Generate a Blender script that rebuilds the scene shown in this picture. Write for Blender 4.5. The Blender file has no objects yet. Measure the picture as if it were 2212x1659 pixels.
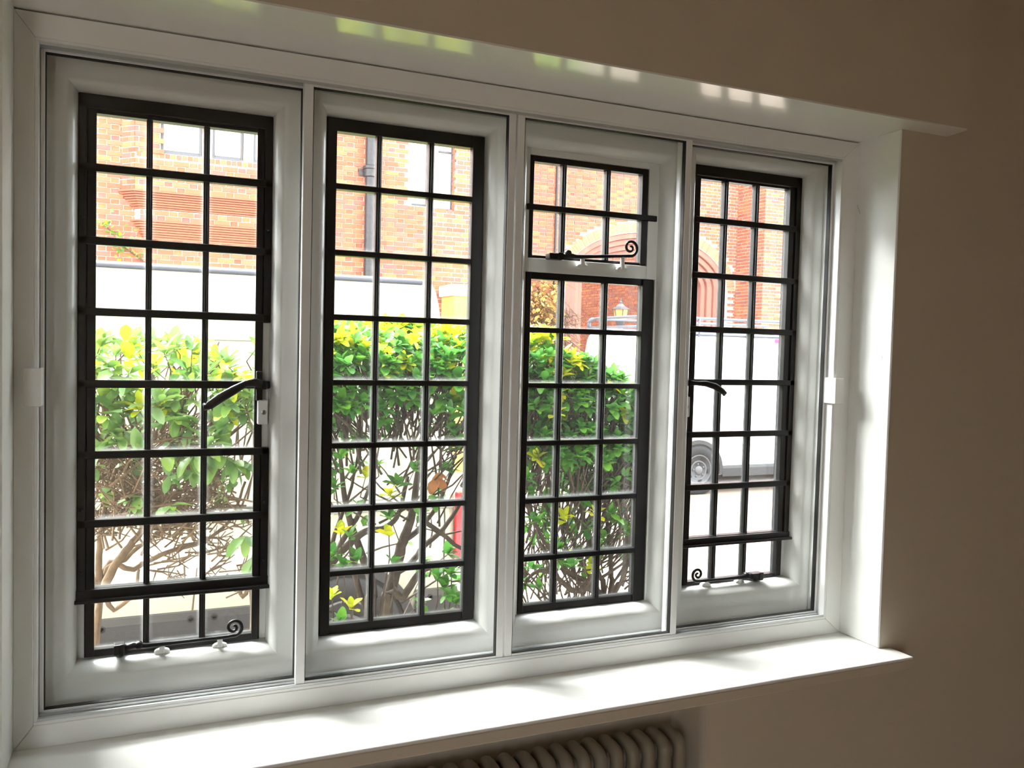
import bpy, bmesh, math, random
from mathutils import Vector, Matrix, Quaternion

random.seed(7)
scene = bpy.context.scene
COL = scene.collection
PI = math.pi

# ------------------------------------------------------------------ camera
IMG_W, IMG_H, F_PX = 2212.0, 1659.0, 1838.0
CAM = Vector((0.1820, -1.8462, 1.6059))
C_R = Vector((0.91600, -0.40036, 0.02566))
C_U = Vector((-0.00671, 0.04866, 0.99879))
C_F = Vector((0.40113, 0.91506, -0.04188))
cam_data = bpy.data.cameras.new('camera')
cam_data.sensor_fit = 'HORIZONTAL'
cam_data.sensor_width = 36.0
cam_data.lens = F_PX / IMG_W * 36.0
cam_data.clip_start = 0.02
cam_data.clip_end = 300
cam = bpy.data.objects.new('camera', cam_data)
COL.objects.link(cam)
cam.matrix_world = Matrix(((C_R.x, C_U.x, -C_F.x, CAM.x), (C_R.y, C_U.y, -C_F.y, CAM.y),
                           (C_R.z, C_U.z, -C_F.z, CAM.z), (0, 0, 0, 1)))
scene.camera = cam

# ------------------------------------------------------------------ world: bright overcast sky
world = bpy.data.worlds.new('overcast_sky')
scene.world = world
world.use_nodes = True
wn = world.node_tree.nodes
wn['Background'].inputs['Color'].default_value = (0.93, 0.965, 1.0, 1)
wn['Background'].inputs['Strength'].default_value = 11.0

# hazy sun standing over the street, to the left behind the houses opposite
sun_data = bpy.data.lights.new('sun', 'SUN')
sun_data.energy = 50.0
sun_data.angle = math.radians(48)
sun_data.color = (1.0, 0.985, 0.96)
sun = bpy.data.objects.new('sun', sun_data)
COL.objects.link(sun)
sun.location = (-6, 9, 14)
sun.rotation_euler = Vector((-0.45, 0.62, 0.80)).to_track_quat('Z', 'Y').to_euler()

# ------------------------------------------------------------------ colour management
scene.view_settings.view_transform = 'Standard'
scene.view_settings.look = 'None'
scene.view_settings.gamma = 1.0
scene.view_settings.use_curve_mapping = False
scene.view_settings.exposure = 0.0
scene.cycles.use_denoising = True
scene.cycles.max_bounces = 14
scene.cycles.diffuse_bounces = 8
scene.cycles.glossy_bounces = 5
scene.cycles.transparent_max_bounces = 32
scene.cycles.caustics_reflective = False
scene.cycles.caustics_refractive = False
scene.cycles.sample_clamp_indirect = 12.0


# ------------------------------------------------------------------ pixel helpers (a pixel is only a direction)
def ray(x, y):
    return C_F + C_R * ((x - IMG_W / 2) / F_PX) - C_U * ((y - IMG_H / 2) / F_PX)


def at(x, y, axis, v):
    d = ray(x, y)
    return CAM + d * ((v - CAM[axis]) / d[axis])


def to_px(p):
    d = Vector(p) - CAM
    z = max(1e-6, d.dot(C_F))
    return IMG_W / 2 + F_PX * d.dot(C_R) / z, IMG_H / 2 - F_PX * d.dot(C_U) / z


# ------------------------------------------------------------------ materials
def nt(name):
    m = bpy.data.materials.new(name)
    m.use_nodes = True
    n = m.node_tree.nodes
    return m, n, m.node_tree.links, n['Principled BSDF']


def mat(name, col, rough=0.5, spec=0.5, metal=0.0, bump=None, var=None, coat=0.0):
    m, n, l, b = nt(name)
    b.inputs['Base Color'].default_value = (*col, 1)
    b.inputs['Roughness'].default_value = rough
    b.inputs['Specular IOR Level'].default_value = spec
    b.inputs['Metallic'].default_value = metal
    b.inputs['Coat Weight'].default_value = coat
    b.inputs['Coat Roughness'].default_value = 0.09
    tc = n.new('ShaderNodeTexCoord')
    if bump:
        t = n.new('ShaderNodeTexNoise')
        t.inputs['Scale'].default_value = bump[0]
        t.inputs['Detail'].default_value = 4
        l.new(tc.outputs['Object'], t.inputs['Vector'])
        bp = n.new('ShaderNodeBump')
        bp.inputs['Strength'].default_value = bump[1]
        bp.inputs['Distance'].default_value = bump[2] if len(bump) > 2 else 0.004
        l.new(t.outputs['Fac'], bp.inputs['Height'])
        l.new(bp.outputs['Normal'], b.inputs['Normal'])
    if var:
        t = n.new('ShaderNodeTexNoise')
        t.inputs['Scale'].default_value = var[0]
        t.inputs['Detail'].default_value = 5
        l.new(tc.outputs['Object'], t.inputs['Vector'])
        mx = n.new('ShaderNodeMix')
        mx.data_type = 'RGBA'
        mx.inputs['A'].default_value = (*col, 1)
        mx.inputs['B'].default_value = (*var[1], 1)
        rp = n.new('ShaderNodeMapRange')
        rp.inputs['From Min'].default_value = 0.4
        rp.inputs['From Max'].default_value = 0.7
        l.new(t.outputs['Fac'], rp.inputs['Value'])
        l.new(rp.outputs['Result'], mx.inputs['Factor'])
        l.new(mx.outputs['Result'], b.inputs['Base Color'])
    return m


def ramp_mat(name, cols, rough=0.8, spec=0.3, transl=0.0, bump=None):
    """colour picked at random for each separate piece (object or mesh island)"""
    m, n, l, b = nt(name)
    oi = n.new('ShaderNodeObjectInfo')
    ge = n.new('ShaderNodeNewGeometry')
    ad = n.new('ShaderNodeMath')
    ad.operation = 'ADD'
    l.new(oi.outputs['Random'], ad.inputs[0])
    l.new(ge.outputs['Random Per Island'], ad.inputs[1])
    fr = n.new('ShaderNodeMath')
    fr.operation = 'FRACT'
    l.new(ad.outputs[0], fr.inputs[0])
    cr = n.new('ShaderNodeValToRGB')
    el = cr.color_ramp.elements
    while len(el) < len(cols):
        el.new(0.5)
    for i, c in enumerate(cols):
        el[i].position = i / (len(cols) - 1)
        el[i].color = (*c, 1)
    l.new(fr.outputs[0], cr.inputs['Fac'])
    l.new(cr.outputs['Color'], b.inputs['Base Color'])
    b.inputs['Roughness'].default_value = rough
    b.inputs['Specular IOR Level'].default_value = spec
    if bump:
        tc = n.new('ShaderNodeTexCoord')
        t = n.new('ShaderNodeTexNoise')
        t.inputs['Scale'].default_value = bump[0]
        l.new(tc.outputs['Object'], t.inputs['Vector'])
        bp = n.new('ShaderNodeBump')
        bp.inputs['Strength'].default_value = bump[1]
        bp.inputs['Distance'].default_value = 0.004
        l.new(t.outputs['Fac'], bp.inputs['Height'])
        l.new(bp.outputs['Normal'], b.inputs['Normal'])
    if transl:
        tr = n.new('ShaderNodeBsdfTranslucent')
        l.new(cr.outputs['Color'], tr.inputs['Color'])
        ms = n.new('ShaderNodeMixShader')
        ms.inputs['Fac'].default_value = transl
        l.new(b.outputs[0], ms.inputs[1])
        l.new(tr.outputs[0], ms.inputs[2])
        l.new(ms.outputs[0], n['Material Output'].inputs['Surface'])
    return m


def glass_mat(name, dirt=0.0, tint=(0.985, 0.992, 0.988)):
    m, n, l, b = nt(name)
    n.remove(b)
    tr = n.new('ShaderNodeBsdfTransparent')
    tr.inputs['Color'].default_value = (*tint, 1)
    gl = n.new('ShaderNodeBsdfGlossy')
    gl.inputs['Roughness'].default_value = 0.015
    lw = n.new('ShaderNodeLayerWeight')
    lw.inputs['Blend'].default_value = 0.5
    pw5 = n.new('ShaderNodeMath')
    pw5.operation = 'POWER'
    l.new(lw.outputs['Facing'], pw5.inputs[0])
    pw5.inputs[1].default_value = 5.0
    fz = n.new('ShaderNodeMath')
    fz.operation = 'MULTIPLY_ADD'
    l.new(pw5.outputs[0], fz.inputs[0])
    fz.inputs[1].default_value = 0.85
    fz.inputs[2].default_value = 0.03
    ms = n.new('ShaderNodeMixShader')
    l.new(fz.outputs[0], ms.inputs['Fac'])
    l.new(tr.outputs[0], ms.inputs[1])
    l.new(gl.outputs[0], ms.inputs[2])
    out = ms
    if dirt:
        # dust gathered in the corners and along the edges of each old pane
        tc = n.new('ShaderNodeTexCoord')
        sx = n.new('ShaderNodeSeparateXYZ')
        l.new(tc.outputs['Generated'], sx.inputs[0])

        def mth(op, a, bb):
            q = n.new('ShaderNodeMath')
            q.operation = op
            for i, v in enumerate((a, bb)):
                if isinstance(v, (int, float)):
                    q.inputs[i].default_value = v
                elif v is not None:
                    l.new(v, q.inputs[i])
            return q.outputs[0]
        ex = mth('ABSOLUTE', mth('SUBTRACT', sx.outputs['X'], 0.5), 0)
        ez = mth('SUBTRACT', 0.5, sx.outputs['Z'])
        e = mth('MAXIMUM', ex, ez)
        mr = n.new('ShaderNodeMapRange')
        mr.inputs['From Min'].default_value = 0.41
        mr.inputs['From Max'].default_value = 0.5
        l.new(e, mr.inputs['Value'])
        no = n.new('ShaderNodeTexNoise')
        no.inputs['Scale'].default_value = 60
        no.inputs['Detail'].default_value = 6
        l.new(tc.outputs['Object'], no.inputs['Vector'])
        pw = mth('POWER', mr.outputs[0], 2.0)
        k = mth('ADD', mth('MULTIPLY', mth('MULTIPLY', pw, no.outputs['Fac']), dirt), dirt * 0.03)
        df = n.new('ShaderNodeBsdfTranslucent')
        df.inputs['Color'].default_value = (0.8, 0.82, 0.84, 1)
        m2 = n.new('ShaderNodeMixShader')
        l.new(k, m2.inputs['Fac'])
        l.new(ms.outputs[0], m2.inputs[1])
        l.new(df.outputs[0], m2.inputs[2])
        out = m2
    l.new(out.outputs[0], n['Material Output'].inputs['Surface'])
    return m


M = {}
M['wall'] = mat('beige_wall_paint', (0.58, 0.51, 0.405), 0.85, 0.2, bump=(180, 0.12, 0.002))
M['ceiling'] = mat('ceiling_paint', (0.75, 0.72, 0.66), 0.9, 0.2)
M['floor'] = mat('oak_floor', (0.30, 0.19, 0.11), 0.45, 0.4, var=(3, (0.22, 0.13, 0.07)))
M['gloss_white'] = mat('white_gloss_paint', (0.82, 0.82, 0.79), 0.20, 0.5, bump=(26, 0.06, 0.003), coat=0.35)
M['satin_white'] = mat('white_satin_paint', (0.80, 0.81, 0.79), 0.30, 0.5, bump=(45, 0.12, 0.003))
M['reveal_white'] = mat('white_reveal_paint', (0.80, 0.81, 0.79), 0.42, 0.4, bump=(60, 0.15, 0.003))
M['alu'] = mat('white_coated_aluminium', (0.78, 0.79, 0.79), 0.28, 0.5)
M['alu_dark'] = mat('bare_aluminium_track', (0.55, 0.57, 0.58), 0.35, 0.5, metal=0.6)
M['gasket'] = mat('black_gasket', (0.012, 0.012, 0.012), 0.6, 0.3)
M['iron'] = mat('black_painted_iron', (0.006, 0.006, 0.007), 0.36, 0.28, bump=(120, 0.15, 0.002))
M['lead_white'] = mat('white_metal_lock', (0.80, 0.80, 0.78), 0.3, 0.5)
M['steel'] = mat('steel_lock_core', (0.35, 0.34, 0.32), 0.35, 0.5, metal=0.8)
M['glass'] = glass_mat('clear_glass')
M['old_glass'] = glass_mat('old_pane_glass', dirt=0.07)
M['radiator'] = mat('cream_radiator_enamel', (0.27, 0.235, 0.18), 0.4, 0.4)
M['brick'] = ramp_mat('red_orange_brick', [(0.25, 0.085, 0.055), (0.33, 0.12, 0.06), (0.28, 0.10, 0.07), (0.40, 0.16, 0.065),
                                           (0.24, 0.10, 0.09), (0.31, 0.11, 0.06), (0.36, 0.145, 0.08)], 0.85, 0.2, bump=(90, 0.4))
M['mortar'] = mat('pale_lime_mortar', (0.66, 0.60, 0.54), 0.95, 0.1, bump=(70, 0.3))
M['terracotta'] = ramp_mat('terracotta_moulding', [(0.30, 0.09, 0.055), (0.35, 0.115, 0.065), (0.28, 0.095, 0.06)], 0.8, 0.25)
M['arch_stone'] = ramp_mat('moulded_brick', [(0.30, 0.125, 0.10), (0.33, 0.15, 0.115), (0.27, 0.12, 0.10)], 0.85, 0.2)
M['voussoir'] = ramp_mat('rubbed_brick', [(0.40, 0.19, 0.10), (0.44, 0.23, 0.12), (0.36, 0.16, 0.09)], 0.85, 0.2)
M['window_frame'] = mat('dark_window_frame', (0.07, 0.075, 0.09), 0.45, 0.5)
M['blind'] = mat('window_with_pale_blind', (0.80, 0.78, 0.74), 0.25, 0.6, coat=0.6)  # pale pane colour stands for sky reflected in the glass
M['blind_peach'] = mat('window_with_peach_curtain', (0.72, 0.55, 0.42), 0.3, 0.6, coat=0.6, var=(6, (0.78, 0.66, 0.52)))  # peach pane colour stands for brickwork reflected in the glass
M['pipe'] = mat('black_cast_iron_pipe', (0.022, 0.022, 0.028), 0.4, 0.5, bump=(14, 0.6, 0.02))
M['ochre'] = mat('ochre_render', (0.70, 0.42, 0.10), 0.9, 0.2, var=(4, (0.66, 0.44, 0.14)))
M['coping'] = mat('pale_coping_stone', (0.80, 0.78, 0.74), 0.8, 0.2)
M['van_white'] = mat('white_van_paint', (0.80, 0.81, 0.80), 0.25, 0.5, coat=0.5)
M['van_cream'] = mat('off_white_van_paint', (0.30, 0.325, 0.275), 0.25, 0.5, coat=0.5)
M['van_line'] = mat('grey_body_groove', (0.24, 0.27, 0.25), 0.5, 0.3)
M['van_gutter'] = mat('grey_roof_gutter', (0.06, 0.07, 0.10), 0.5, 0.3)
M['plastic'] = mat('black_van_plastic', (0.018, 0.019, 0.022), 0.42, 0.5, bump=(300, 0.3, 0.001))
M['rubber'] = mat('tyre_rubber', (0.02, 0.021, 0.024), 0.75, 0.3)
M['rim'] = mat('dusty_steel_rim', (0.085, 0.09, 0.10), 0.5, 0.4)
M['rack'] = mat('grey_rack_tube', (0.10, 0.12, 0.16), 0.4, 0.5, metal=0.2)
M['red'] = mat('red_tail_light', (0.45, 0.003, 0.008), 0.2, 0.4, coat=0.2)
M['magenta'] = mat('magenta_sticker', (0.62, 0.03, 0.22), 0.4, 0.4)
M['van_glass'] = mat('dark_van_glass', (0.02, 0.025, 0.03), 0.06, 0.6)
M['paving'] = mat('pale_pinkish_paving', (0.25, 0.205, 0.17), 0.9, 0.2, bump=(8, 0.2), var=(1.5, (0.22, 0.19, 0.165)))
M['soil'] = mat('dark_garden_soil', (0.09, 0.065, 0.045), 0.95, 0.1, bump=(20, 0.8, 0.03))
M['leaf'] = ramp_mat('green_leaf', [(0.045, 0.16, 0.03), (0.07, 0.24, 0.035), (0.11, 0.30, 0.03), (0.05, 0.19, 0.045), (0.09, 0.27, 0.04)], 0.32, 0.5, 0.42)
M['leaf_young'] = ramp_mat('yellow_young_leaf', [(0.50, 0.52, 0.015), (0.36, 0.48, 0.02), (0.62, 0.58, 0.02), (0.42, 0.50, 0.02)], 0.35, 0.45, 0.35)
M['leaf_pale'] = ramp_mat('pale_matt_leaf', [(0.10, 0.22, 0.06), (0.16, 0.30, 0.06), (0.12, 0.24, 0.10), (0.22, 0.36, 0.05)], 0.35, 0.5, 0.28)
M['leaf_dead'] = ramp_mat('dead_leaf', [(0.34, 0.14, 0.06), (0.42, 0.19, 0.08)], 0.7, 0.2, 0.2)
M['leaf_dry'] = ramp_mat('orange_dry_leaf', [(0.62, 0.36, 0.12), (0.72, 0.48, 0.16), (0.50, 0.30, 0.13), (0.66, 0.56, 0.14)], 0.7, 0.2, 0.25)
M['bark'] = mat('grey_brown_bark', (0.045, 0.036, 0.030), 0.9, 0.15, bump=(60, 0.8, 0.006), var=(25, (0.075, 0.06, 0.048)))
M['bark_tan'] = mat('tan_bark', (0.09, 0.066, 0.045), 0.9, 0.15, bump=(60, 0.8, 0.006), var=(20, (0.15, 0.105, 0.068)))
M['paint_crack'] = mat('paint_crack', (0.25, 0.23, 0.2), 0.9, 0.1)
M['amber'] = mat('amber_lantern_glass', (0.50, 0.30, 0.10), 0.2, 0.5)
M['lantern'] = mat('dark_lantern_metal', (0.06, 0.065, 0.075), 0.4, 0.5)


# ------------------------------------------------------------------ mesh helpers
WL = {}          # world position of each object's origin


class MB:
    def __init__(s):
        s.v, s.f = [], []

    def add(s, verts, faces):
        k = len(s.v)
        s.v += [tuple(p) for p in verts]
        s.f += [tuple(i + k for i in q) for q in faces]
        return s

    def box(s, x0, x1, y0, y1, z0, z1):
        return s.add([(x0, y0, z0), (x1, y0, z0), (x1, y1, z0), (x0, y1, z0), (x0, y0, z1), (x1, y0, z1), (x1, y1, z1), (x0, y1, z1)],
                     [(0, 3, 2, 1), (4, 5, 6, 7), (0, 1, 5, 4), (1, 2, 6, 5), (2, 3, 7, 6), (3, 0, 4, 7)])

    def prism(s, lo, hi):
        """two matching polygons (lists of points) joined by side faces"""
        n = len(lo)
        return s.add(list(lo) + list(hi), [tuple(range(n))[::-1], tuple(range(n, 2 * n))] +
                     [(i, (i + 1) % n, n + (i + 1) % n, n + i) for i in range(n)])

    def tube(s, pts, r, n=8, flat=1.0, up=None):
        pts = [Vector(p) for p in pts]
        rs = r if isinstance(r, (list, tuple)) else [r] * len(pts)
        k = len(s.v)
        prev = None
        for i, p in enumerate(pts):
            t = (pts[min(i + 1, len(pts) - 1)] - pts[max(i - 1, 0)])
            t = t.normalized() if t.length > 1e-9 else Vector((0, 0, 1))
            if prev is None:
                a = Vector(up) if up else (Vector((0, 0, 1)) if abs(t.z) < 0.9 else Vector((1, 0, 0)))
                prev = (a - t * a.dot(t)).normalized()
            else:
                prev = (prev - t * prev.dot(t))
                prev = prev.normalized() if prev.length > 1e-6 else t.orthogonal().normalized()
            b = t.cross(prev)
            for j in range(n):
                an = 2 * PI * j / n
                s.v.append(tuple(p + (prev * math.cos(an) + b * math.sin(an) * flat) * rs[i]))
        for i in range(len(pts) - 1):
            for j in range(n):
                a, c = k + i * n + j, k + i * n + (j + 1) % n
                s.f.append((a, c, c + n, a + n))
        s.f.append(tuple(k + j for j in range(n))[::-1])
        s.f.append(tuple(k + (len(pts) - 1) * n + j for j in range(n)))
        return s

    def lathe(s, prof, c, axis='Z', n=24):
        c = Vector(c)
        k = len(s.v)
        for r, h in prof:
            for j in range(n):
                a = 2 * PI * j / n
                u, w = r * math.cos(a), r * math.sin(a)
                q = Vector((u, w, h)) if axis == 'Z' else (Vector((u, h, w)) if axis == 'Y' else Vector((h, u, w)))
                s.v.append(tuple(c + q))
        m = len(prof)
        for i in range(m - 1):
            for j in range(n):
                a, b = k + i * n + j, k + i * n + (j + 1) % n
                s.f.append((a, b, b + n, a + n))
        s.f.append(tuple(k + j for j in range(n))[::-1])
        s.f.append(tuple(k + (m - 1) * n + j for j in range(n)))
        return s

    def mesh(s, name, m, bevel=0, seg=1, smooth=False, recalc=True, center=True):
        c = Vector((0, 0, 0))
        if center:
            lo = [min(p[i] for p in s.v) for i in range(3)]
            hi = [max(p[i] for p in s.v) for i in range(3)]
            c = Vector([(lo[i] + hi[i]) / 2 for i in range(3)])
        me = bpy.data.meshes.new(name)
        me.from_pydata([(p[0] - c.x, p[1] - c.y, p[2] - c.z) for p in s.v], [], s.f)
        if recalc or bevel:
            bm = bmesh.new()
            bm.from_mesh(me)
            if recalc:
                bmesh.ops.recalc_face_normals(bm, faces=bm.faces)
            if bevel:
                es = [e for e in bm.edges if len(e.link_faces) == 2 and e.calc_face_angle(0) > 0.5]
                bmesh.ops.bevel(bm, geom=es, offset=bevel, segments=seg, profile=0.5, affect='EDGES', clamp_overlap=True)
            bm.to_mesh(me)
            bm.free()
        if smooth:
            me.polygons.foreach_set('use_smooth', [True] * len(me.polygons))
            if smooth == 'angle':
                try:
                    me.set_sharp_from_angle(angle=0.7)
                except Exception:
                    pass
        me.materials.append(m)
        return me, c

    def build(s, name, m, parent=None, bevel=0, seg=1, smooth=False, recalc=True):
        me, c = s.mesh(name, m, bevel, seg, smooth, recalc)
        return link(name, me, c, parent)


def link(name, data, loc, parent=None):
    o = bpy.data.objects.new(name, data)
    COL.objects.link(o)
    loc = Vector(loc)
    if parent is not None:
        o.parent = parent
        o.location = loc - WL[parent.name]
    else:
        o.location = loc
    WL[o.name] = loc
    return o


def tag(o, label=None, cat=None, group=None, kind=None):
    for k, v in (('label', label), ('category', cat), ('group', group), ('kind', kind)):
        if v:
            o[k] = v
    return o


def thing(name, loc, label, cat, group=None, kind=None):
    return tag(link(name, None, loc), label, cat, group, kind)


def bx(*a):
    return MB().box(*a)


# ================================================================== THE ROOM
SILL_Z, SOF_Z = 0.815, 2.205          # sill top, soffit
RX0, RX1 = -0.040, 2.035              # reveal sides
WY = -0.160                           # room face of the window wall
OUT = 0.22                            # outside face
NX0, NX1, NZ = 0.50, 1.468, 0.780     # radiator niche
RMX0, RMX1, RMY, RMZ = -2.2, 4.2, -4.6, 2.75

def sof(y):
    """the soffit rises slightly towards the room"""
    return SOF_Z - 0.058 * min(y, 0.0)


w = MB()
w.box(RMX0, RX0, WY, OUT, -0.02, 4.2)
w.box(RX1, RMX1, WY, OUT, -0.02, 4.2)
w.box(RX0, RX1, WY, OUT, sof(WY) + 0.002, 4.2)
w.box(RX0, NX0, WY, OUT, -0.02, SILL_Z - 0.035)
w.box(NX1, RX1, WY, OUT, -0.02, SILL_Z - 0.035)
w.box(NX0, NX1, -0.01, OUT, -0.02, SILL_Z - 0.035)
w.prism([(-0.152, -0.222, sof(-0.222) + 0.004), (2.201, -0.222, sof(-0.222) + 0.004), (2.201, WY, sof(WY) + 0.004), (-0.152, WY, sof(WY) + 0.004)],
        [(-0.152, -0.222, RMZ), (2.201, -0.222, RMZ), (2.201, WY, RMZ), (-0.152, WY, RMZ)])
tag(w.build('wall_front', M['wall']), 'beige plastered wall around the window with boxed-out head above it', 'wall', kind='structure')
GD0, GD1, GDZ = -2.05, -0.85, 2.12     # unseen door added in the back wall to let in fill daylight
tag(bx(RMX0 - 0.1, RMX0, RMY, WY, 0, RMZ).build('wall_left', M['wall']), 'beige side wall to the left of the window', 'wall', kind='structure')
tag(bx(RMX1, RMX1 + 0.1, RMY, WY, 0, RMZ).build('wall_right', M['wall']), 'beige side wall to the right of the window', 'wall', kind='structure')
tag(MB().box(RMX0 - 0.1, GD0, RMY - 0.1, RMY, 0, RMZ).box(GD1, RMX1 + 0.1, RMY - 0.1, RMY, 0, RMZ).box(GD0, GD1, RMY - 0.1, RMY, GDZ, RMZ).build('wall_back', M['wall']),
    'beige back wall facing the window', 'wall', kind='structure')
tag(bx(RMX0 - 0.1, RMX1 + 0.1, RMY - 0.1, WY, -0.05, 0).build('floor', M['floor']), 'brown oak floor of the room', 'floor', kind='structure')
tag(bx(RMX0 - 0.1, RMX1 + 0.1, RMY - 0.1, WY, RMZ, RMZ + 0.1).build('ceiling', M['ceiling']), 'off white ceiling of the room', 'ceiling', kind='structure')

gd = thing('door_1', ((GD0 + GD1) / 2, RMY - 0.05, 0), 'white glazed garden door in the back wall', 'door', kind='structure')
for i in range(2):
    a = GD0 + i * (GD1 - GD0) / 2
    b = a + (GD1 - GD0) / 2
    y0, y1 = RMY - 0.07, RMY - 0.03
    lf = MB().box(a, a + 0.07, y0, y1, 0, GDZ).box(b - 0.07, b, y0, y1, 0, GDZ).box(a + 0.07, b - 0.07, y0, y1, 0, 0.15).box(a + 0.07, b - 0.07, y0, y1, GDZ - 0.07, GDZ).build('door_leaf', M['satin_white'], gd)
    bx(a + 0.07, b - 0.07, RMY - 0.052, RMY - 0.048, 0.15, GDZ - 0.07).build('door_pane', M['glass'], lf, recalc=False)
    hx_ = (a + 0.03) if i else (b - 0.03)
    MB().tube([(hx_, RMY - 0.015, 1.0), (hx_ + (0.1 if i else -0.1), RMY - 0.015, 1.0)], 0.009, 8).build('door_handle', M['steel'], lf)

# reveal linings (painted white plaster), soffit board, sill board
jl = tag(bx(RX0 - 0.001, RX0 + 0.006, WY - 0.001, 0.054, SILL_Z, SOF_Z + 0.009).build('trim_1', M['reveal_white'], bevel=0.003),
         'white painted plaster reveal left of the window', 'window reveal', kind='structure')
jr = tag(bx(RX1 - 0.006, RX1 + 0.001, WY - 0.001, 0.054, SILL_Z, SOF_Z + 0.009).build('trim_2', M['reveal_white'], bevel=0.003),
         'white painted plaster reveal right of the window', 'window reveal', kind='structure')


def tee(x0, x1, xa, xb, yf, ym, yb):
    return [(xa, yb), (xa, ym), (x0, ym), (x0, yf), (x1, yf), (x1, ym), (xb, ym), (xb, yb)]


for pts in ([(1838, 334), (1841, 346), (1842, 358)], [(1837, 438), (1839, 446), (1841, 450)], [(1852, 443), (1855, 452), (1858, 462)], [(1905, 768), (1906, 776)]):
    MB().tube([at(q[0], q[1], 0, RX1 - 0.0061) for q in pts], 0.0006, 4).build('crack', M['paint_crack'], jr)


so = tee(-0.151, 2.200, RX0 - 0.001, RX1 + 0.001, -0.2215, WY, 0.054)
tag(MB().prism([(x, y, sof(y)) for x, y in so], [(x, y, sof(y) + 0.004) for x, y in so]).build('trim_3', M['gloss_white']),
    'glossy white soffit board over the window head', 'window soffit', kind='structure')
si = tee(-0.078, 2.070, RX0, RX1, -0.241, WY - 0.001, 0.054)
sl4 = thing('trim_4', (1.0, -0.1, SILL_Z - 0.035), 'wide white gloss painted window sill board over the radiator niche', 'window sill', kind='structure')
MB().prism([(x, y, SILL_Z - 0.008) for x, y in si], [(x, y, SILL_Z) for x, y in si]).build('sill_board', M['gloss_white'], sl4, bevel=0.003, seg=3)
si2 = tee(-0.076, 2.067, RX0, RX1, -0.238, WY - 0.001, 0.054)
MB().prism([(x, y, SILL_Z - 0.035) for x, y in si2], [(x, y, SILL_Z - 0.0081) for x, y in si2]).build('sill_apron', M['wall'], sl4, bevel=0.003)  # beige wall colour here stands for the shade on the sill front

# timber sub-frame, four mitred pieces
AX0, AX1, AZ0, AZ1 = 0.0, 1.975, 0.860, 2.160
ox0, ox1, oz0, oz1 = RX0 + 0.006, RX1 - 0.006, SILL_Z, SOF_Z
sub = thing('trim_5', (1.0, 0.015, SILL_Z), 'white mitred timber frame fixed inside the reveal around the sliding glazing', 'window frame', kind='structure')
g = 0.0004
for nm, q in (('head_piece', [(ox0 + g, oz1), (ox1 - g, oz1), (AX1 - g, AZ1), (AX0 + g, AZ1)]),
              ('bottom_piece', [(ox0 + g, oz0), (AX0 + g, AZ0), (AX1 - g, AZ0), (ox1 - g, oz0)]),
              ('side_piece', [(ox0, oz0 + g), (ox0, oz1 - g), (AX0, AZ1 - g), (AX0, AZ0 + g)]),
              ('side_piece', [(ox1, oz0 + g), (AX1, AZ0 + g), (AX1, AZ1 - g), (ox1, oz1 - g)])):
    MB().prism([(x, -0.020, z) for x, z in q], [(x, 0.054, z) for x, z in q]).build(nm, M['satin_white'], sub, bevel=0.0012)

# ------------------------------------------------------------------ white painted stone mullion frame with rounded openings
FACE, IRON = 0.055, 0.098
OPEN = [(0.0660, 0.4470, 0.9360, 2.0980), (0.5630, 0.9490, 0.9300, 2.1180), (1.0550, 1.4500, 0.9300, 2.1060), (1.5520, 1.9320, 0.9550, 2.1180)]
sx0, sx1, sz0, sz1 = RX0, RX1, SILL_Z - 0.03, SOF_Z + 0.012
RS, RB, RT = 0.034, 0.040, 0.030      # rounding at sides, bottom, top
st = MB()
xs = [sx0]
big = [(a - RS, b + RS, c - RB, d + RT) for a, b, c, d in OPEN]
for a, b, c, d in big:
    xs += [a, b]
xs.append(sx1)


def quad(mb, a, b, c, d):
    mb.add([a, b, c, d], [(0, 1, 2, 3)])


BACK, SPL = 0.178, 0.042             # outer face of the stone, splayed outwards beyond the iron
outer = [(a - SPL, b + SPL, c - SPL, d + SPL) for a, b, c, d in OPEN]
for yy in (FACE, BACK):
    ops = big if yy == FACE else outer
    ex = [sx0]
    for a, b, c, d in ops:
        ex += [a, b]
    ex.append(sx1)
    for i in range(0, len(ex) - 1):
        if i % 2 == 0:
            quad(st, (ex[i], yy, sz0), (ex[i + 1], yy, sz0), (ex[i + 1], yy, sz1), (ex[i], yy, sz1))
        else:
            a, b, c, d = ops[i // 2]
            quad(st, (a, yy, sz0), (b, yy, sz0), (b, yy, c), (a, yy, c))
            quad(st, (a, yy, d), (b, yy, d), (b, yy, sz1), (a, yy, sz1))
NS = 8
for a, b, c, d in OPEN:
    loops = []
    for k in range(NS + 1):
        t = k / NS * PI / 2
        e = 1 - math.sin(t)
        y = FACE + (IRON + 0.004 - FACE) * (1 - math.cos(t))
        loops.append([(a - RS * e, y, c - RB * e), (b + RS * e, y, c - RB * e), (b + RS * e, y, d + RT * e), (a - RS * e, y, d + RT * e)])
    loops.append([(a, 0.136, c), (b, 0.136, c), (b, 0.136, d), (a, 0.136, d)])
    loops.append([(a - SPL, BACK, c - SPL), (b + SPL, BACK, c - SPL), (b + SPL, BACK, d + SPL), (a - SPL, BACK, d + SPL)])
    for p, q in zip(loops, loops[1:]):
        for i in range(4):
            j = (i + 1) % 4
            quad(st, p[i], p[j], q[j], q[i])
me, c0 = st.mesh('mullion_frame', M['satin_white'], recalc=False)
bm = bmesh.new()
bm.from_mesh(me)
bmesh.ops.remove_doubles(bm, verts=bm.verts, dist=0.00005)
bmesh.ops.recalc_face_normals(bm, faces=bm.faces)
bm.to_mesh(me)
bm.free()
me.polygons.foreach_set('use_smooth', [True] * len(me.polygons))
me.set_sharp_from_angle(angle=0.6)
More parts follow.
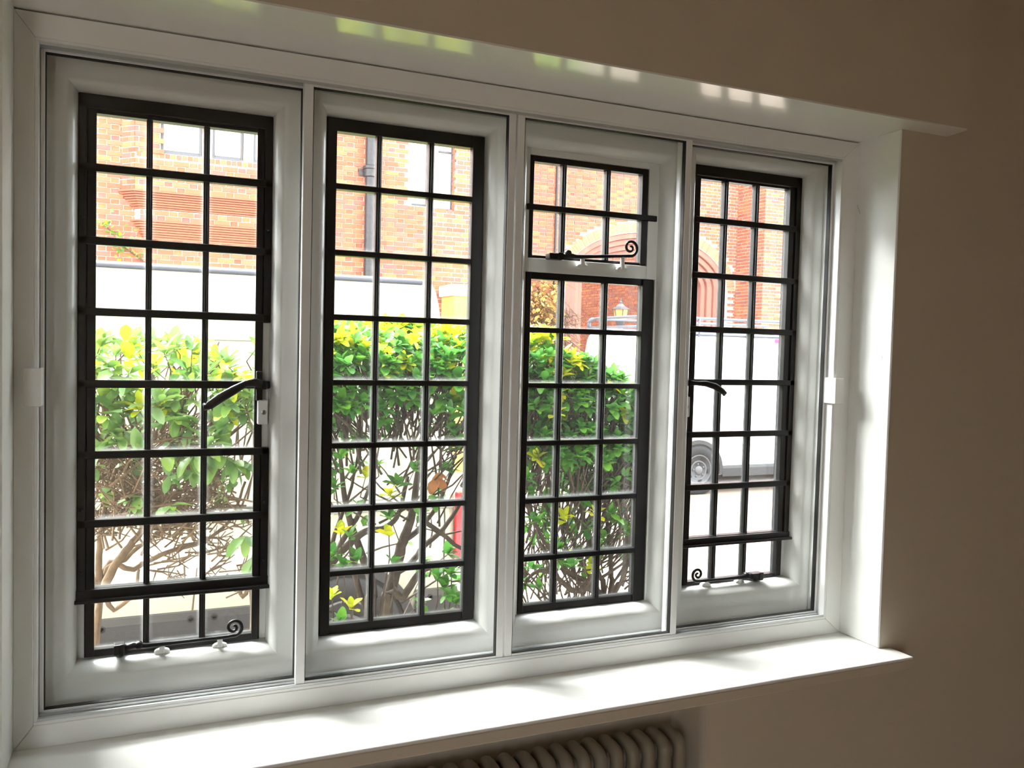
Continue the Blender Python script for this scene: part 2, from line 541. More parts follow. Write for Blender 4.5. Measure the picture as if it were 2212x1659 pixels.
tag(link('trim_6', me, c0), 'white painted stone mullions with rounded edges around the four lights', 'mullion frame', kind='structure')


# ------------------------------------------------------------------ black iron lights
def pane_grid(parent, xs_, zs_, y):
    for i in range(len(xs_) - 1):
        for j in range(len(zs_) - 1):
            x0, x1 = xs_[i]
            bx(xs_[i][1], xs_[i + 1][0], y, y + 0.003, zs_[j][1], zs_[j + 1][0]).build('pane', M['old_glass'], parent, recalc=False)


def iron_light(root, name, ext, glass, vb, hb, y0=0.106, y1=0.132, hbw=0.0066, vbw=0.0062, hx=None):
    """frame ring, glazing bars and one pane of glass per square"""
    ex0, ex1, ez0, ez1 = ext
    gx0, gx1, gz0, gz1 = glass
    mb = MB()
    mb.box(ex0, gx0, y0, y1, ez0, ez1).box(gx1, ex1, y0, y1, ez0, ez1)
    mb.box(gx0, gx1, y0, y1, gz1, ez1).box(gx0, gx1, y0, y1, ez0, gz0)
    lip = 0.004
    mb.box(ex0 + 0.002, gx0 + lip, y0 - 0.006, y0, ez0 + 0.002, ez1 - 0.002).box(gx1 - lip, ex1 - 0.002, y0 - 0.006, y0, ez0 + 0.002, ez1 - 0.002)
    fr = mb.build(name, M['iron'], root, bevel=0.0012)
    for x in vb:
        MB().box(x - vbw, x + vbw, y0 + 0.002, y1 - 0.004, gz0, gz1).box(x - vbw * 0.45, x + vbw * 0.45, y0 - 0.004, y0 + 0.002, gz0, gz1).build('glazing_bar', M['iron'], fr, bevel=0.0015)
    for z in hb:
        a, b = hx if hx else (gx0, gx1)
        bx(a, b, y0 - 0.004, y1 - 0.006, z - hbw, z + hbw).build('glazing_bar', M['iron'], fr, bevel=0.0015)
    xs_ = [(0, gx0)] + [(x - vbw, x + vbw) for x in vb] + [(gx1, 0)]
    zs_ = [(0, gz0)] + [(z - hbw, z + hbw) for z in sorted(hb)] + [(gz1, 0)]
    pane_grid(fr, xs_, zs_, y0 + 0.014)
    return fr


def scroll(cen, r0, turns, s, a0, n=34, y=0.0):
    """flat spiral in the XZ plane from the outside in"""
    out = []
    for i in range(n + 1):
        t = i / n
        r = r0 * (1 - 0.88 * t)
        a = a0 + s * 2 * PI * turns * t
        out.append(Vector((cen.x + r * math.cos(a), y, cen.z + r * math.sin(a))))
    return out


def stay(root, block, bump, bar_end, cen, r0, pegs, s, y):
    """black casement stay: hinge block, tapering bar, curled end, resting on white pegs"""
    b0, b1, bu, be, ce = (at(q[0], q[1], 1, y) for q in (block[0], block[1], bump, bar_end, cen))
    z0, z1 = sorted((b0.z, b1.z))
    x0, x1 = sorted((b0.x, b1.x))
    a0 = -PI / 2
    R0 = ce.z - be.z if r0 is None else r0
    arm = MB()
    sp = scroll(ce, R0, 1.55, s, a0, y=y)
    start = Vector((b1.x if abs(b1.x - be.x) < abs(b0.x - be.x) else b0.x, y, (z0 + z1) / 2))
    path = [start, start.lerp(be, 0.08) + Vector((0, 0, 0.004)), start.lerp(be, 0.2), start.lerp(be, 0.5), Vector((be.x, y, be.z))]
    path += [p for p in sp[1:]]
    rad = [0.0075, 0.0085, 0.0062, 0.0046, 0.0042] + [0.0042 - 0.0012 * i / len(sp) for i in range(1, len(sp))]
    arm.tube(path, rad, 8)
    so_ = arm.build('stay', M['iron'], root, smooth=True)
    hb = MB().box(x0, x1, y - 0.010, y + 0.016, z0, z1)
    hb.box(x0 + (x1 - x0) * 0.55, x1 - (x1 - x0) * 0.1, y - 0.013, y - 0.009, z0 - 0.001, z1 + 0.002)
    hb.build('stay_hinge', M['iron'], so_, bevel=0.0025, seg=2)
    MB().lathe([(0.001, -0.010), (0.007, -0.009), (0.009, 0), (0.007, 0.009), (0.001, 0.010)], bu, 'Y', 14).build('stay_knuckle', M['iron'], so_, smooth=True)
    for q in pegs:
        p = at(q[0], q[1], 1, y + 0.002)
        zt = start.z + (be.z - start.z) * (p.x - start.x) / (be.x - start.x) - 0.003
        pg = MB().lathe([(0.0062, p.z - zt), (0.0055, 0.003)], (p.x, y + 0.002, zt - 0.003), 'Z', 12)
        pg.build('stay_peg', M['lead_white'], root, smooth='angle')
        oval = [(p.x + 0.016 * math.cos(a) * (1 if abs(math.cos(a)) < 0.8 else 1), p.z - 0.002 + 0.007 * math.sin(a)) for a in [2 * PI * i / 18 for i in range(18)]]
        MB().prism([(u, y + 0.000, v) for u, v in oval], [(u, y + 0.012, v) for u, v in oval]).build('peg_plate', M['lead_white'], root, bevel=0.002)


def handle(root, plate, pts, rads, y, lockbox, s):
    p0, p1 = at(*plate[0], 1, y), at(*plate[1], 1, y)
    x0, x1 = sorted((p0.x, p1.x))
    z0, z1 = sorted((p0.z, p1.z))
    hp = MB().box(x0, x1, y, y + 0.018, z0, z1)
    zc = (z0 + z1) / 2
    hp.box(x0 - 0.004, x1 + 0.008 if s > 0 else x1 + 0.004, y - 0.008, y + 0.010, zc - 0.007, zc + 0.007)
    ho = hp.build('handle', M['iron'], root, bevel=0.002, seg=2)
    path = [at(q[0], q[1], 1, y - 0.012 - 0.02 * q[2]) for q in pts]
    MB().tube(path, rads, 10, flat=0.75).build('lever', M['iron'], ho, smooth=True)
    MB().lathe([(0.002, -0.012), (0.008, -0.011), (0.009, 0.0), (0.008, 0.012)], path[1] + Vector((0, 0.004, 0)), 'Y', 14).build('pivot_boss', M['iron'], ho, smooth='angle')
    a, b = at(*lockbox[0], 1, y), at(*lockbox[1], 1, y)
    x0, x1 = sorted((a.x, b.x))
    z0, z1 = sorted((a.z, b.z))
    lb = bx(x0, x1, y - 0.002, y + 0.026, z0, z1).build('window_lock', M['lead_white'], root, bevel=0.003, seg=3)
    kc = ((x0 + x1) / 2, y - 0.0025, (z0 + z1) / 2)
    kc = (kc[0] + 0.002, kc[1], kc[2])
    MB().lathe([(0.0055, 0.002), (0.0055, -0.0006), (0.0045, -0.0010), (0.001, -0.0010)], kc, 'Y', 16).build('lock_cylinder', M['steel'], lb, smooth='angle')
    bx(kc[0] - 0.0009, kc[0] + 0.0009, kc[1] - 0.0018, kc[1] - 0.0008, kc[2] - 0.0035, kc[2] + 0.0035).build('keyhole', M['gasket'], lb)


GY0, GY1 = 0.094, 0.106
# --- first light: opening casement with flat iron guard bars
w1 = thing('window_1', (0.2560, 0.115, 0.9360), 'leftmost black iron casement of small panes with lever handle and curled stay', 'window', kind='structure')
HB1 = [1.9520, 1.8040, 1.6590, 1.5110, 1.3640, 1.2210, 1.0780]
iron_light(w1, 'casement', (0.0800, 0.4320, 0.9380, 2.0860), (0.0950, 0.4190, 0.9530, 2.0630), [0.1985, 0.3115], HB1)
for (a, b, z0, z1) in ((0.0660, 0.0815, 1.0660, 2.0980), (0.4315, 0.4470, 1.6480, 2.0980), (0.4315, 0.4470, 1.0660, 1.3720)):
    bx(a, b, GY0, GY1 + 0.006, z0, z1).build('guard_upright', M['iron'], w1, bevel=0.0015)
bx(0.0660, 0.4470, GY0, GY1 + 0.006, 2.0700, 2.0980).build('guard_head', M['iron'], w1, bevel=0.0015)
for z in HB1[:-1]:
    bx(0.0660, 0.4470, GY0, GY0 + 0.008, z - 0.0082, z + 0.0082).build('guard_bar', M['iron'], w1, bevel=0.0015)
MB().box(0.0640, 0.4490, GY0 - 0.002, GY0 + 0.010, 1.0640, 1.0840).box(0.0620, 0.4510, GY0 - 0.012, GY0 + 0.010, 1.0580, 1.0660).build('guard_foot_bar', M['iron'], w1, bevel=0.0015)
for a, b in ((0.0660, 0.0800), (0.4320, 0.4470)):
    bx(a, b, 0.112, 0.136, 0.9360, 2.0980).build('white_stop', M['satin_white'], w1, bevel=0.001)
bx(0.0660, 0.4470, 0.112, 0.136, 0.9340, 0.9385).build('white_stop', M['satin_white'], w1)
for z in (1.8500, 1.2500, 1.1200):
    for x in (0.0740, 0.4390):
        MB().lathe([(0.0045, 0.003), (0.0035, -0.002), (0.001, -0.003)], (x, GY0 - 0.001, z), 'Y', 12).build('screw_head', M['iron'], w1, smooth=True)
handle(w1, ((554, 802), (567, 866)), [(566, 829, 0), (549, 826, .2), (530, 829, .5), (505, 843, 1), (475, 860, 1.2), (452, 876, 1.2), (444, 880, 1.1), (440, 872, .9)],
       [0.008, 0.010, 0.0075, 0.0098, 0.0108, 0.0098, 0.008, 0.004], 0.088, ((557, 864), (578, 917)), 1)
stay(w1, ((246, 1392), (270, 1411)), (300, 1393), (487, 1376), (505, 1355), None, [(350, 1406), (475, 1394)], 1, 0.090)

# --- second light: fixed
w2 = thing('window_2', (0.7560, 0.115, 0.9300), 'second black iron light from the left, fixed, with the yellow-tipped hedge behind', 'window', kind='structure')
iron_light(w2, 'fixed_light', (0.5640, 0.9480, 0.9310, 2.1170), (0.5840, 0.9210, 0.9520, 2.0880), [0.6885, 0.8155], [1.9640, 1.8140, 1.6670, 1.5170, 1.3710, 1.2230, 1.0730], y0=0.104, hx=(0.5720, 0.9380))

# --- third light, lower fixed part
w3 = thing('window_3', (1.2540, 0.115, 0.9300), 'black iron fixed light below the small top casement', 'window', kind='structure')
iron_light(w3, 'fixed_light', (1.0645, 1.4435, 0.9310, 1.7990), (1.0765, 1.4115, 0.9490, 1.7820), [1.1730, 1.3000], [1.6540, 1.5130, 1.3660, 1.2180, 1.0700], y0=0.104, hx=(1.0700, 1.4280))
# --- third light, small opening top casement
w4 = thing('window_4', (1.2440, 0.115, 1.8000), 'small black iron top casement of six panes with curled stay', 'window', kind='structure')
iron_light(w4, 'casement', (1.0700, 1.4180, 1.8340, 2.0900), (1.0780, 1.4020, 1.8420, 2.0750), [1.1710, 1.3000], [1.9600], hx=(1.0780, 1.4020))
bx(1.0620, 1.4430, GY0, GY1, 1.9525, 1.9675).build('guard_bar', M['iron'], w4, bevel=0.0015)
for (a, b, z0, z1) in ((1.0550, 1.0700, 1.7990, 2.1060), (1.4180, 1.4500, 1.7990, 2.1060), (1.0700, 1.4180, 2.0900, 2.1060), (1.0700, 1.4180, 1.7990, 1.8340)):
    bx(a, b, 0.100, 0.136, z0, z1).build('white_frame_piece', M['satin_white'], w4, bevel=0.001)
bx(1.4450, 1.4500, 0.100, 0.136, 0.9300, 1.7990).build('white_frame_piece', M['satin_white'], w4)
bx(1.0550, 1.0640, 0.100, 0.136, 0.9300, 1.7990).build('white_frame_piece', M['satin_white'], w4)
stay(w4, ((1184, 546), (1216, 562)), (1226, 547), (1352, 553), (1362, 535), None, [(1258, 574), (1344, 580)], 1, 0.084)

# --- fourth light: opening casement
w5 = thing('window_5', (1.7420, 0.115, 0.9550), 'rightmost black iron casement of small panes with a parked white van wheel showing', 'window', kind='structure')
HB5 = [1.9710, 1.8200, 1.6720, 1.5260, 1.3800, 1.2330, 1.0850]
iron_light(w5, 'casement', (1.5660, 1.9150, 0.9570, 2.1000), (1.5805, 1.8990, 0.9660, 2.0840), [1.6765, 1.7840], HB5)
for (a, b, z0, z1) in ((1.9150, 1.9320, 1.0720, 2.1180), (1.5520, 1.5670, 1.6620, 2.1180), (1.5520, 1.5670, 1.0720, 1.3880)):
    bx(a, b, GY0, GY1 + 0.006, z0, z1).build('guard_upright', M['iron'], w5, bevel=0.0015)
bx(1.5520, 1.9320, GY0, GY1 + 0.006, 2.0900, 2.1180).build('guard_head', M['iron'], w5, bevel=0.0015)
for z in HB5[:-1]:
    bx(1.5520, 1.9320, GY0, GY0 + 0.008, z - 0.0082, z + 0.0082).build('guard_bar', M['iron'], w5, bevel=0.0015)
MB().box(1.5500, 1.9340, GY0 - 0.002, GY0 + 0.010, 1.0740, 1.0900).box(1.5480, 1.9360, GY0 - 0.012, GY0 + 0.010, 1.0680, 1.0750).build('guard_foot_bar', M['iron'], w5, bevel=0.0015)
for a, b in ((1.5520, 1.5660), (1.9150, 1.9320)):
    bx(a, b, 0.112, 0.136, 0.9550, 2.1180).build('white_stop', M['satin_white'], w5, bevel=0.001)
handle(w5, ((1480, 806), (1488, 852)), [(1479, 828, 0), (1487, 827, .2), (1505, 828, .6), (1525, 829, 1), (1545, 835, 1.2), (1560, 845, 1.2), (1566, 850, 1.1), (1563, 854, .9)],
       [0.007, 0.008, 0.006, 0.0078, 0.009, 0.0085, 0.007, 0.005], 0.088, ((1473, 857), (1489, 901)), -1)
stay(w5, ((1622, 1238), (1645, 1250)), (1612, 1242), (1514, 1255), (1507, 1241), None, [(1525, 1262), (1598, 1256)], -1, 0.090)

# ------------------------------------------------------------------ sliding secondary glazing
fr = thing('trim_7', (0.99, 0.0, AZ0), 'white aluminium outer track of the sliding secondary glazing', 'window track', kind='structure')
T = 0.0065
for nm, b in (('top_track', (AX0, AX1, -0.019, 0.031, AZ1 - T, AZ1)), ('bottom_track', (AX0, AX1, -0.019, 0.031, AZ0, AZ0 + T)),
              ('side_track', (AX0, AX0 + T, -0.019, 0.031, AZ0 + T, AZ1 - T)), ('side_track', (AX1 - T, AX1, -0.019, 0.031, AZ0 + T, AZ1 - T))):
    bx(*b).build(nm, M['alu'], fr, bevel=0.0008)
for y in (-0.0185, 0.0035, 0.0290):
    bx(AX0 + T, AX1 - T, y, y + 0.0018, AZ0 + T, AZ0 + T + 0.005).build('track_rib', M['alu_dark'], fr)
    bx(AX0 + T, AX1 - T, y, y + 0.0018, AZ1 - T - 0.006, AZ1 - T).build('track_rib', M['alu_dark'], fr)


def panel(x0, x1, y, sl, sr, label):
    z0, z1 = AZ0 + T + 0.0015, AZ1 - T - 0.0015
    d = 0.0175
    t = thing('sliding_glazing_panel', ((x0 + x1) / 2, y + d / 2, z0), label, 'glazing panel', 'sliding secondary glazing panels')
    bx(x0, x0 + sl, y, y + d, z0, z1).build('stile', M['alu'], t, bevel=0.001)
    bx(x1 - sr, x1, y, y + d, z0, z1).build('stile', M['alu'], t, bevel=0.001)
    rl = 0.0085
    bx(x0 + sl, x1 - sr, y, y + d, z0, z0 + rl).build('rail', M['alu'], t, bevel=0.001)
    bx(x0 + sl, x1 - sr, y, y + d, z1 - rl, z1).build('rail', M['alu'], t, bevel=0.001)
    gx0, gx1, gz0, gz1 = x0 + sl, x1 - sr, z0 + rl, z1 - rl
    gk = MB()
    for b in ((gx0, gx0 + 0.0016, gz0, gz1), (gx1 - 0.0016, gx1, gz0, gz1), (gx0, gx1, gz0, gz0 + 0.0014), (gx0, gx1, gz1 - 0.0016, gz1)):
        gk.box(b[0], b[1], y + 0.002, y + d - 0.002, b[2], b[3])
    gk.build('gasket', M['gasket'], t)
    bx(gx0, gx1, y + 0.007, y + 0.011, gz0, gz1).build('glass_sheet', M['glass'], t, recalc=False)
    return t


YF, YR = -0.0165, 0.0075
p1 = panel(0.0075, 0.514, YR, 0.0075, 0.019, 'leftmost sliding glass panel in white aluminium with a small white pull')
p2 = panel(0.494, 0.9785, YF, 0.019, 0.0175, 'front sliding glass panel left of the central meeting stiles')
p3 = panel(0.9825, 1.4700, YF, 0.0185, 0.0185, 'front sliding glass panel right of the central meeting stiles')
p4 = panel(1.4520, 1.9675, YR, 0.019, 0.0075, 'rightmost sliding glass panel in white aluminium with a small white pull')
for p, a, b, c, d in ((p1, -0.016, 0.0135, 0.0080, 0.0135), (p4, 1.9615, 1.991, 1.9615, 1.967)):
    MB().box(a, b, -0.036, -0.0212, 1.474, 1.546).box(c, d, -0.022, YR, 1.474, 1.546).build('pull', M['lead_white'], p, bevel=0.001)

# ------------------------------------------------------------------ column radiator in the niche
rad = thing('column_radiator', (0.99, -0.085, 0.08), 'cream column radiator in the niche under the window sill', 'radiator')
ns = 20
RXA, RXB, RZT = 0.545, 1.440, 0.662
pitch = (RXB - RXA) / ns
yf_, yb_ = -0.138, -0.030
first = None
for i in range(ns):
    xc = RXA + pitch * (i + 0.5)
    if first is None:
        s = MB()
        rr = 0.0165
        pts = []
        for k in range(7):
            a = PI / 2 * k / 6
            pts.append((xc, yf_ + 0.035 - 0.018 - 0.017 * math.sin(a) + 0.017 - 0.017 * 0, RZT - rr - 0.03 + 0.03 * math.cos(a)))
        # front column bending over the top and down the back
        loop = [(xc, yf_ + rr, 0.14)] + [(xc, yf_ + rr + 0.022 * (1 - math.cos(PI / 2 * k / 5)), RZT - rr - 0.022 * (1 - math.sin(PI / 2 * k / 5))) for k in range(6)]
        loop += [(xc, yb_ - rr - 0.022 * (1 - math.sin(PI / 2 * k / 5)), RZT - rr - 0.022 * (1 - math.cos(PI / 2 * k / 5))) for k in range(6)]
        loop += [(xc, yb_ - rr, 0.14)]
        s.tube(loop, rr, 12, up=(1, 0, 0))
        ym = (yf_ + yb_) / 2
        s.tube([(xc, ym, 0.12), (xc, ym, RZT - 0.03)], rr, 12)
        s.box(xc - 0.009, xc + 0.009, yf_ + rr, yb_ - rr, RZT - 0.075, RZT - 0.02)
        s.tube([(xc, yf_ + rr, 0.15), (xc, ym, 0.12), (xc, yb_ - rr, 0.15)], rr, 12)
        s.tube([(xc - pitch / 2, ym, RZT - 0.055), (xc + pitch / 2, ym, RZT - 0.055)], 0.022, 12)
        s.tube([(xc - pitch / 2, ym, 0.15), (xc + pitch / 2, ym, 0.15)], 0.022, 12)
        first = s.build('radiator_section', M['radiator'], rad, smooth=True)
        fx = xc
    else:
        o = link('radiator_section', first.data, WL[first.name] + Vector((xc - fx, 0, 0)), rad)
for x in (0.60, 1.38):
    bx(x - 0.012, x + 0.012, -0.12, -0.05, 0.0, 0.13).build('foot', M['radiator'], rad, bevel=0.004)
#__OUTSIDE__
# ================================================================== OUTSIDE
GZ = -0.40
tag(bx(-30, 45, 1.9, 45, GZ - 0.1, GZ).build('pavement', M['paving']), 'pale paved street between the window and the brick buildings', 'pavement', kind='structure')
tag(bx(-30, 40, -25, RMY - 0.1, GZ - 0.1, GZ).build('garden_terrace', M['paving']), 'pale paved terrace outside the glazed back door', 'pavement', kind='structure')
tag(bx(-30, 45, OUT, 1.9, GZ - 0.1, GZ + 0.02).build('garden_bed', M['soil']), 'dark soil bed below the window where the shrubs grow', 'soil', kind='structure')
# unseen upper storeys of our own house front, raised to cut sky light outside
tag(MB().box(-8, RMX0, WY, OUT, GZ, 7.5).box(RMX1, 10, WY, OUT, GZ, 7.5).box(RMX0, RMX1, WY, OUT, 4.2, 7.5).build('wall_outer', M['mortar']),
    'outer house wall above and beside the window', 'wall', kind='structure')


# ------------------------------------------------------------------ brick walls
class Bricks:
    """collects bricks of one building; the largest in view become objects, the rest one mesh"""
    def __init__(s):
        s.items = []

    def wall(s, org, u, n, width, z0, z1, skip=None, part=None, lib=0):
        org, u, n = Vector(org), Vector(u).normalized(), Vector(n).normalized()
        ch, j = 0.075, 0.011
        rows = int((z1 - z0) / ch)
        for r in range(rows):
            z = z0 + r * ch
            x = -0.168 if r % 2 else 0.0
            k = 0
            while x < width:
                ln = 0.225 if k % 2 == 0 else 0.1125
                a, b = max(x, 0), min(x + ln - j, width)
                if b - a > 0.03:
                    cu, cz = (a + b) / 2, z + (ch - j) / 2
                    if not (skip and skip(cu, cz, (b - a) / 2)):
                        s.items.append((org + u * cu + n * random.uniform(0.004, 0.010), cz, u, n, (b - a) / 2, part))
                x += ln
                k += 1

    def flush(s, limit, visible):
        base = {}

        def cell(hl):
            key = round(hl, 3)
            if key not in base:
                me, _ = MB().box(-hl, hl, -0.02, 0.0, -0.032, 0.032).mesh('brick', M['brick'], recalc=False, center=False)
                base[key] = me
            return base[key]
        rank = []
        for i, (p, cz, u, n, hl, part) in enumerate(s.items):
            q = Vector((p.x, p.y, cz))
            x, y = to_px(q)
            if visible(x, y):
                d = (q - CAM).length
                rank.append((-hl / d * abs((q - CAM).normalized().dot(n)), i))
        rank.sort()
        chosen = set(i for _, i in rank[:limit])
        rest = {}
        for i, (p, cz, u, n, hl, part) in enumerate(s.items):
            q = Vector((p.x, p.y, cz))
            if i in chosen:
                o = link('brick', cell(hl), q, part)
                o.rotation_euler.z = math.atan2(u.y, u.x)
            else:
                mb = rest.setdefault(part.name, (MB(), part))[0]
                z = Vector((0, 0, 0.032))
                a, b, d = u * hl, n * -0.02, z
                mb.add([q - a - d, q + a - d, q + a + d, q - a + d, q - a - d + b, q + a - d + b, q + a + d + b, q - a + d + b],
                       [(0, 1, 2, 3), (1, 5, 6, 2), (5, 4, 7, 6), (4, 0, 3, 7), (3, 2, 6, 7), (4, 5, 1, 0)])
        for mb, part in rest.values():
            o = mb.build('brickwork', M['brick'], part, recalc=False)
            o['kind'] = 'stuff'


LIGHTS_PX = [(200, 235, 560, 572), (712, 275, 1025, 640), (1135, 340, 1390, 715), (1488, 380, 1700, 705)]


def in_lights(x, y):
    return any(a < x < c and b < y < d for a, b, c, d in LIGHTS_PX)


# ------------------------------------------------------------------ house opposite with the corbelled bay
BY = 11.70
hb = thing('brick_house', (2.0, BY + 1, GZ), 'red brick house opposite with corbelled bay, black drainpipe and narrow windows', 'building')
BX0, BX1 = -6.0, 5.95
body = MB()
body.box(BX0, 4.235, BY, BY + 0.4, GZ, 6.3).box(4.56, 4.68, BY, BY + 0.4, GZ, 6.3).box(5.0, BX1, BY, BY + 0.4, GZ, 6.3)
body.box(4.235, 4.56, BY, BY + 0.4, GZ, 3.90).box(4.68, 5.0, BY, BY + 0.4, GZ, 3.86)
body.box(4.235, 5.0, BY, BY + 0.4, 5.4, 6.3)
body.box(BX0, BX1, BY + 0.4, BY + 2.6, GZ, 6.3)
hw = body.build('main_wall', M['mortar'], hb)
bx(BX0, BX1, BY, BY + 2.6, 6.3, 9.0).build('upper_wall', M['brick'], hb)
PB = 0.22                                    # bay projection
BXL, BXR, BZ = -0.117, 2.75, 3.73


def bay_poly(p, off=0.0):
    xl = BXL + (PB - p) * 1.7
    xr = BXR - (PB - p) * 1.7
    c = p * 0.95
    return [(xl - off, BY + 0.01), (xl + c, BY - p - off), (xr - c, BY - p - off), (xr + off, BY + 0.01)]


bay = bay_poly(PB - 0.012)
bm_ = MB()
WB = [(0.44, 1.00), (1.14, 1.58), (1.72, 2.30)]   # bay windows (x ranges)
bm_.prism([(x, y, BZ) for x, y in bay], [(x, y, 4.27) for x, y in bay])
bm_.prism([(x, y, 5.5) for x, y in bay], [(x, y, 6.2) for x, y in bay])
e = [bay[1][0]] + [v for ab in WB for v in ab] + [bay[2][0]]
bm_.prism([(bay[0][0], bay[0][1], 4.27), (bay[1][0], bay[1][1], 4.27), (e[1], bay[1][1], 4.27), (e[1], BY + .01, 4.27)],
          [(bay[0][0], bay[0][1], 5.5), (bay[1][0], bay[1][1], 5.5), (e[1], bay[1][1], 5.5), (e[1], BY + .01, 5.5)])
for i in (2, 4):
    bm_.box(e[i], e[i + 1], bay[1][1], BY + 0.01, 4.27, 5.5)
bm_.prism([(e[6], BY + .01, 4.27), (e[6], bay[1][1], 4.27), (bay[2][0], bay[2][1], 4.27), (bay[3][0], bay[3][1], 4.27)],
          [(e[6], BY + .01, 5.5), (e[6], bay[1][1], 5.5), (bay[2][0], bay[2][1], 5.5), (bay[3][0], bay[3][1], 5.5)])
bw = bm_.build('bay_wall', M['mortar'], hb)
BK = Bricks()


def skip_main(u, z, h):
    x = BX0 + u
    if z > BZ and BXL < x < BXR:
        return True
    return (4.235 - h * .6 < x < 4.56 + h * .6 and 3.90 < z < 5.4) or (4.68 - h * .6 < x < 5.0 + h * .6 and 3.86 < z < 5.4)


BK.wall((BX0, BY, 0), (1, 0, 0), (0, -1, 0), BX1 - BX0, 1.2, 6.2, skip_main, hw)
yb = bay[1][1]


def skip_bay(u, z, h):
    x = bay[1][0] + u
    if 4.12 < z < 4.27:
        return z > 4.19
    return any(a - h * .5 < x < b + h * .5 and 4.19 < z < 5.5 for a, b in WB)


BK.wall((bay[1][0], yb, 0), (1, 0, 0), (0, -1, 0), bay[2][0] - bay[1][0], BZ, 6.2, skip_bay, bw)
cu = Vector((bay[1][0] - bay[0][0], bay[1][1] - bay[0][1], 0))
BK.wall((bay[0][0], bay[0][1], 0), cu, Vector((cu.y, -cu.x, 0)), cu.length, BZ, 6.2, None, bw)
# header course under the bay windows
x = bay[1][0] + 0.02
hm = None
while x < bay[2][0] - 0.1:
    if hm is None:
        hm = MB().box(x, x + 0.064, yb - 0.014, yb, 4.20, 4.265).build('header_brick', M['brick'], bw, recalc=False)
        hx0 = x
    else:
        link('header_brick', hm.data, WL[hm.name] + Vector((x - hx0, 0, 0)), bw)
    x += 0.076
# corbel tiers: thin moulded courses stepping back towards the wall
z = BZ


def corbel(p, z0, z1, m, name):
    q = bay_poly(p)
    MB().prism([(a, b, z0) for a, b in q], [(a, b, z1) for a, b in q]).build(name, m, hb, bevel=0.004)


for k in range(8):
    t = k / 7
    corbel(0.235 - 0.115 * t, BZ - 0.032 * (k + 1) + 0.004, BZ - 0.032 * k, M['terracotta'], 'corbel_course')
z1 = BZ - 0.256
corbel(0.108, z1 - 0.15, z1, M['mortar'], 'corbel_band')
cb = bay_poly(0.108)
cband = hb.children[-1]
BK.wall((cb[1][0], cb[1][1], 0), (1, 0, 0), (0, -1, 0), cb[2][0] - cb[1][0], z1 - 0.150, z1 + 0.001, None, cband)
z2 = z1 - 0.15
for k in range(10):
    t = k / 9
    corbel(0.135 - 0.125 * t, z2 - 0.034 * (k + 1) + 0.004, z2 - 0.034 * k, M['terracotta'], 'corbel_course')


def far_window(root, x0, x1, z0, z1, y, m, fw=0.035, transom=None, sill=True):
    f = MB()
    f.box(x0, x0 + fw, y, y + 0.06, z0, z1).box(x1 - fw, x1, y, y + 0.06, z0, z1).box(x0 + fw, x1 - fw, y, y + 0.06, z0, z0 + fw).box(x0 + fw, x1 - fw, y, y + 0.06, z1 - fw, z1)
    if transom:
        f.box(x0 + fw, x1 - fw, y, y + 0.06, transom - 0.015, transom + 0.015)
    if sill:
        f.box(x0 - 0.03, x1 + 0.03, y - 0.04, y + 0.04, z0 - 0.03, z0)
    fo = f.build('window', M['window_frame'], root, bevel=0.004)
    bx(x0 + fw, x1 - fw, y + 0.03, y + 0.045, z0 + fw, z1 - fw).build('window_pane', m, fo)
    return fo


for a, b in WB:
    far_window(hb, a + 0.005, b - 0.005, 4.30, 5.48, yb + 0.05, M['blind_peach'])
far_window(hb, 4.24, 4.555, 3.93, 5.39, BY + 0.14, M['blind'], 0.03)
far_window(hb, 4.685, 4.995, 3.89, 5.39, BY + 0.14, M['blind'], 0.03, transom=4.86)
for xr_, zr_ in ((4.56, 3.90), (5.0, 3.86)):
    rv = bx(xr_ - 0.012, xr_, BY + 0.002, BY + 0.139, zr_, 5.4).build('window_reveal', M['mortar'], hb)
    BK.wall((xr_ - 0.014, BY + 0.139, 0), (0, -1, 0), (-1, 0, 0), 0.137, zr_, 5.38, None, rv)
# drainpipe on its brackets
dp = MB()
dx = 3.52
dp.lathe([(0.075, GZ), (0.075, 6.2)], (dx, BY - 0.11, 0), 'Z', 20)
dpo = dp.build('drainpipe', M['pipe'], hb, smooth='angle')
for zc in (4.36, 2.5, 0.6):
    MB().lathe([(0.075, -0.10), (0.10, -0.09), (0.10, 0.02), (0.115, 0.03), (0.115, 0.07), (0.08, 0.09)], (dx, BY - 0.11, zc), 'Z', 20).box(dx - 0.17, dx + 0.17, BY - 0.05, BY - 0.005, zc - 0.07, zc + 0.03).build('pipe_collar', M['pipe'], dpo, smooth='angle')
# ochre porch wall with white coping in front of the house
pw_ = thing('porch_wall', (5.35, BY - 0.45, GZ), 'ochre rendered low porch wall with white coping beyond the near van', 'wall')
bx(4.75, 5.93, BY - 0.75, BY - 0.13, GZ, 2.42).build('rendered_wall', M['ochre'], pw_, bevel=0.01)
bx(4.70, 5.94, BY - 0.80, BY - 0.13, 2.42, 2.60).build('coping', M['coping'], pw_, bevel=0.015)
BK.flush(300, in_lights)

# ------------------------------------------------------------------ archway range to the right
AY = 14.5
ab_ = thing('archway_building', (10.6, AY + 1, GZ), 'tall red brick range with a wide moulded carriage arch behind the far van', 'building')
ACX, ASP = 10.65, 3.10


def arch_z(a, rise, x):
    t = max(0.0, 1 - ((x - ACX) / a) ** 2)
    return ASP + rise * math.sqrt(t)


def arch_path(a, rise, n=40):
    return [(ACX - a * math.cos(PI * i / n), ASP + rise * math.sin(PI * i / n)) for i in range(n + 1)]


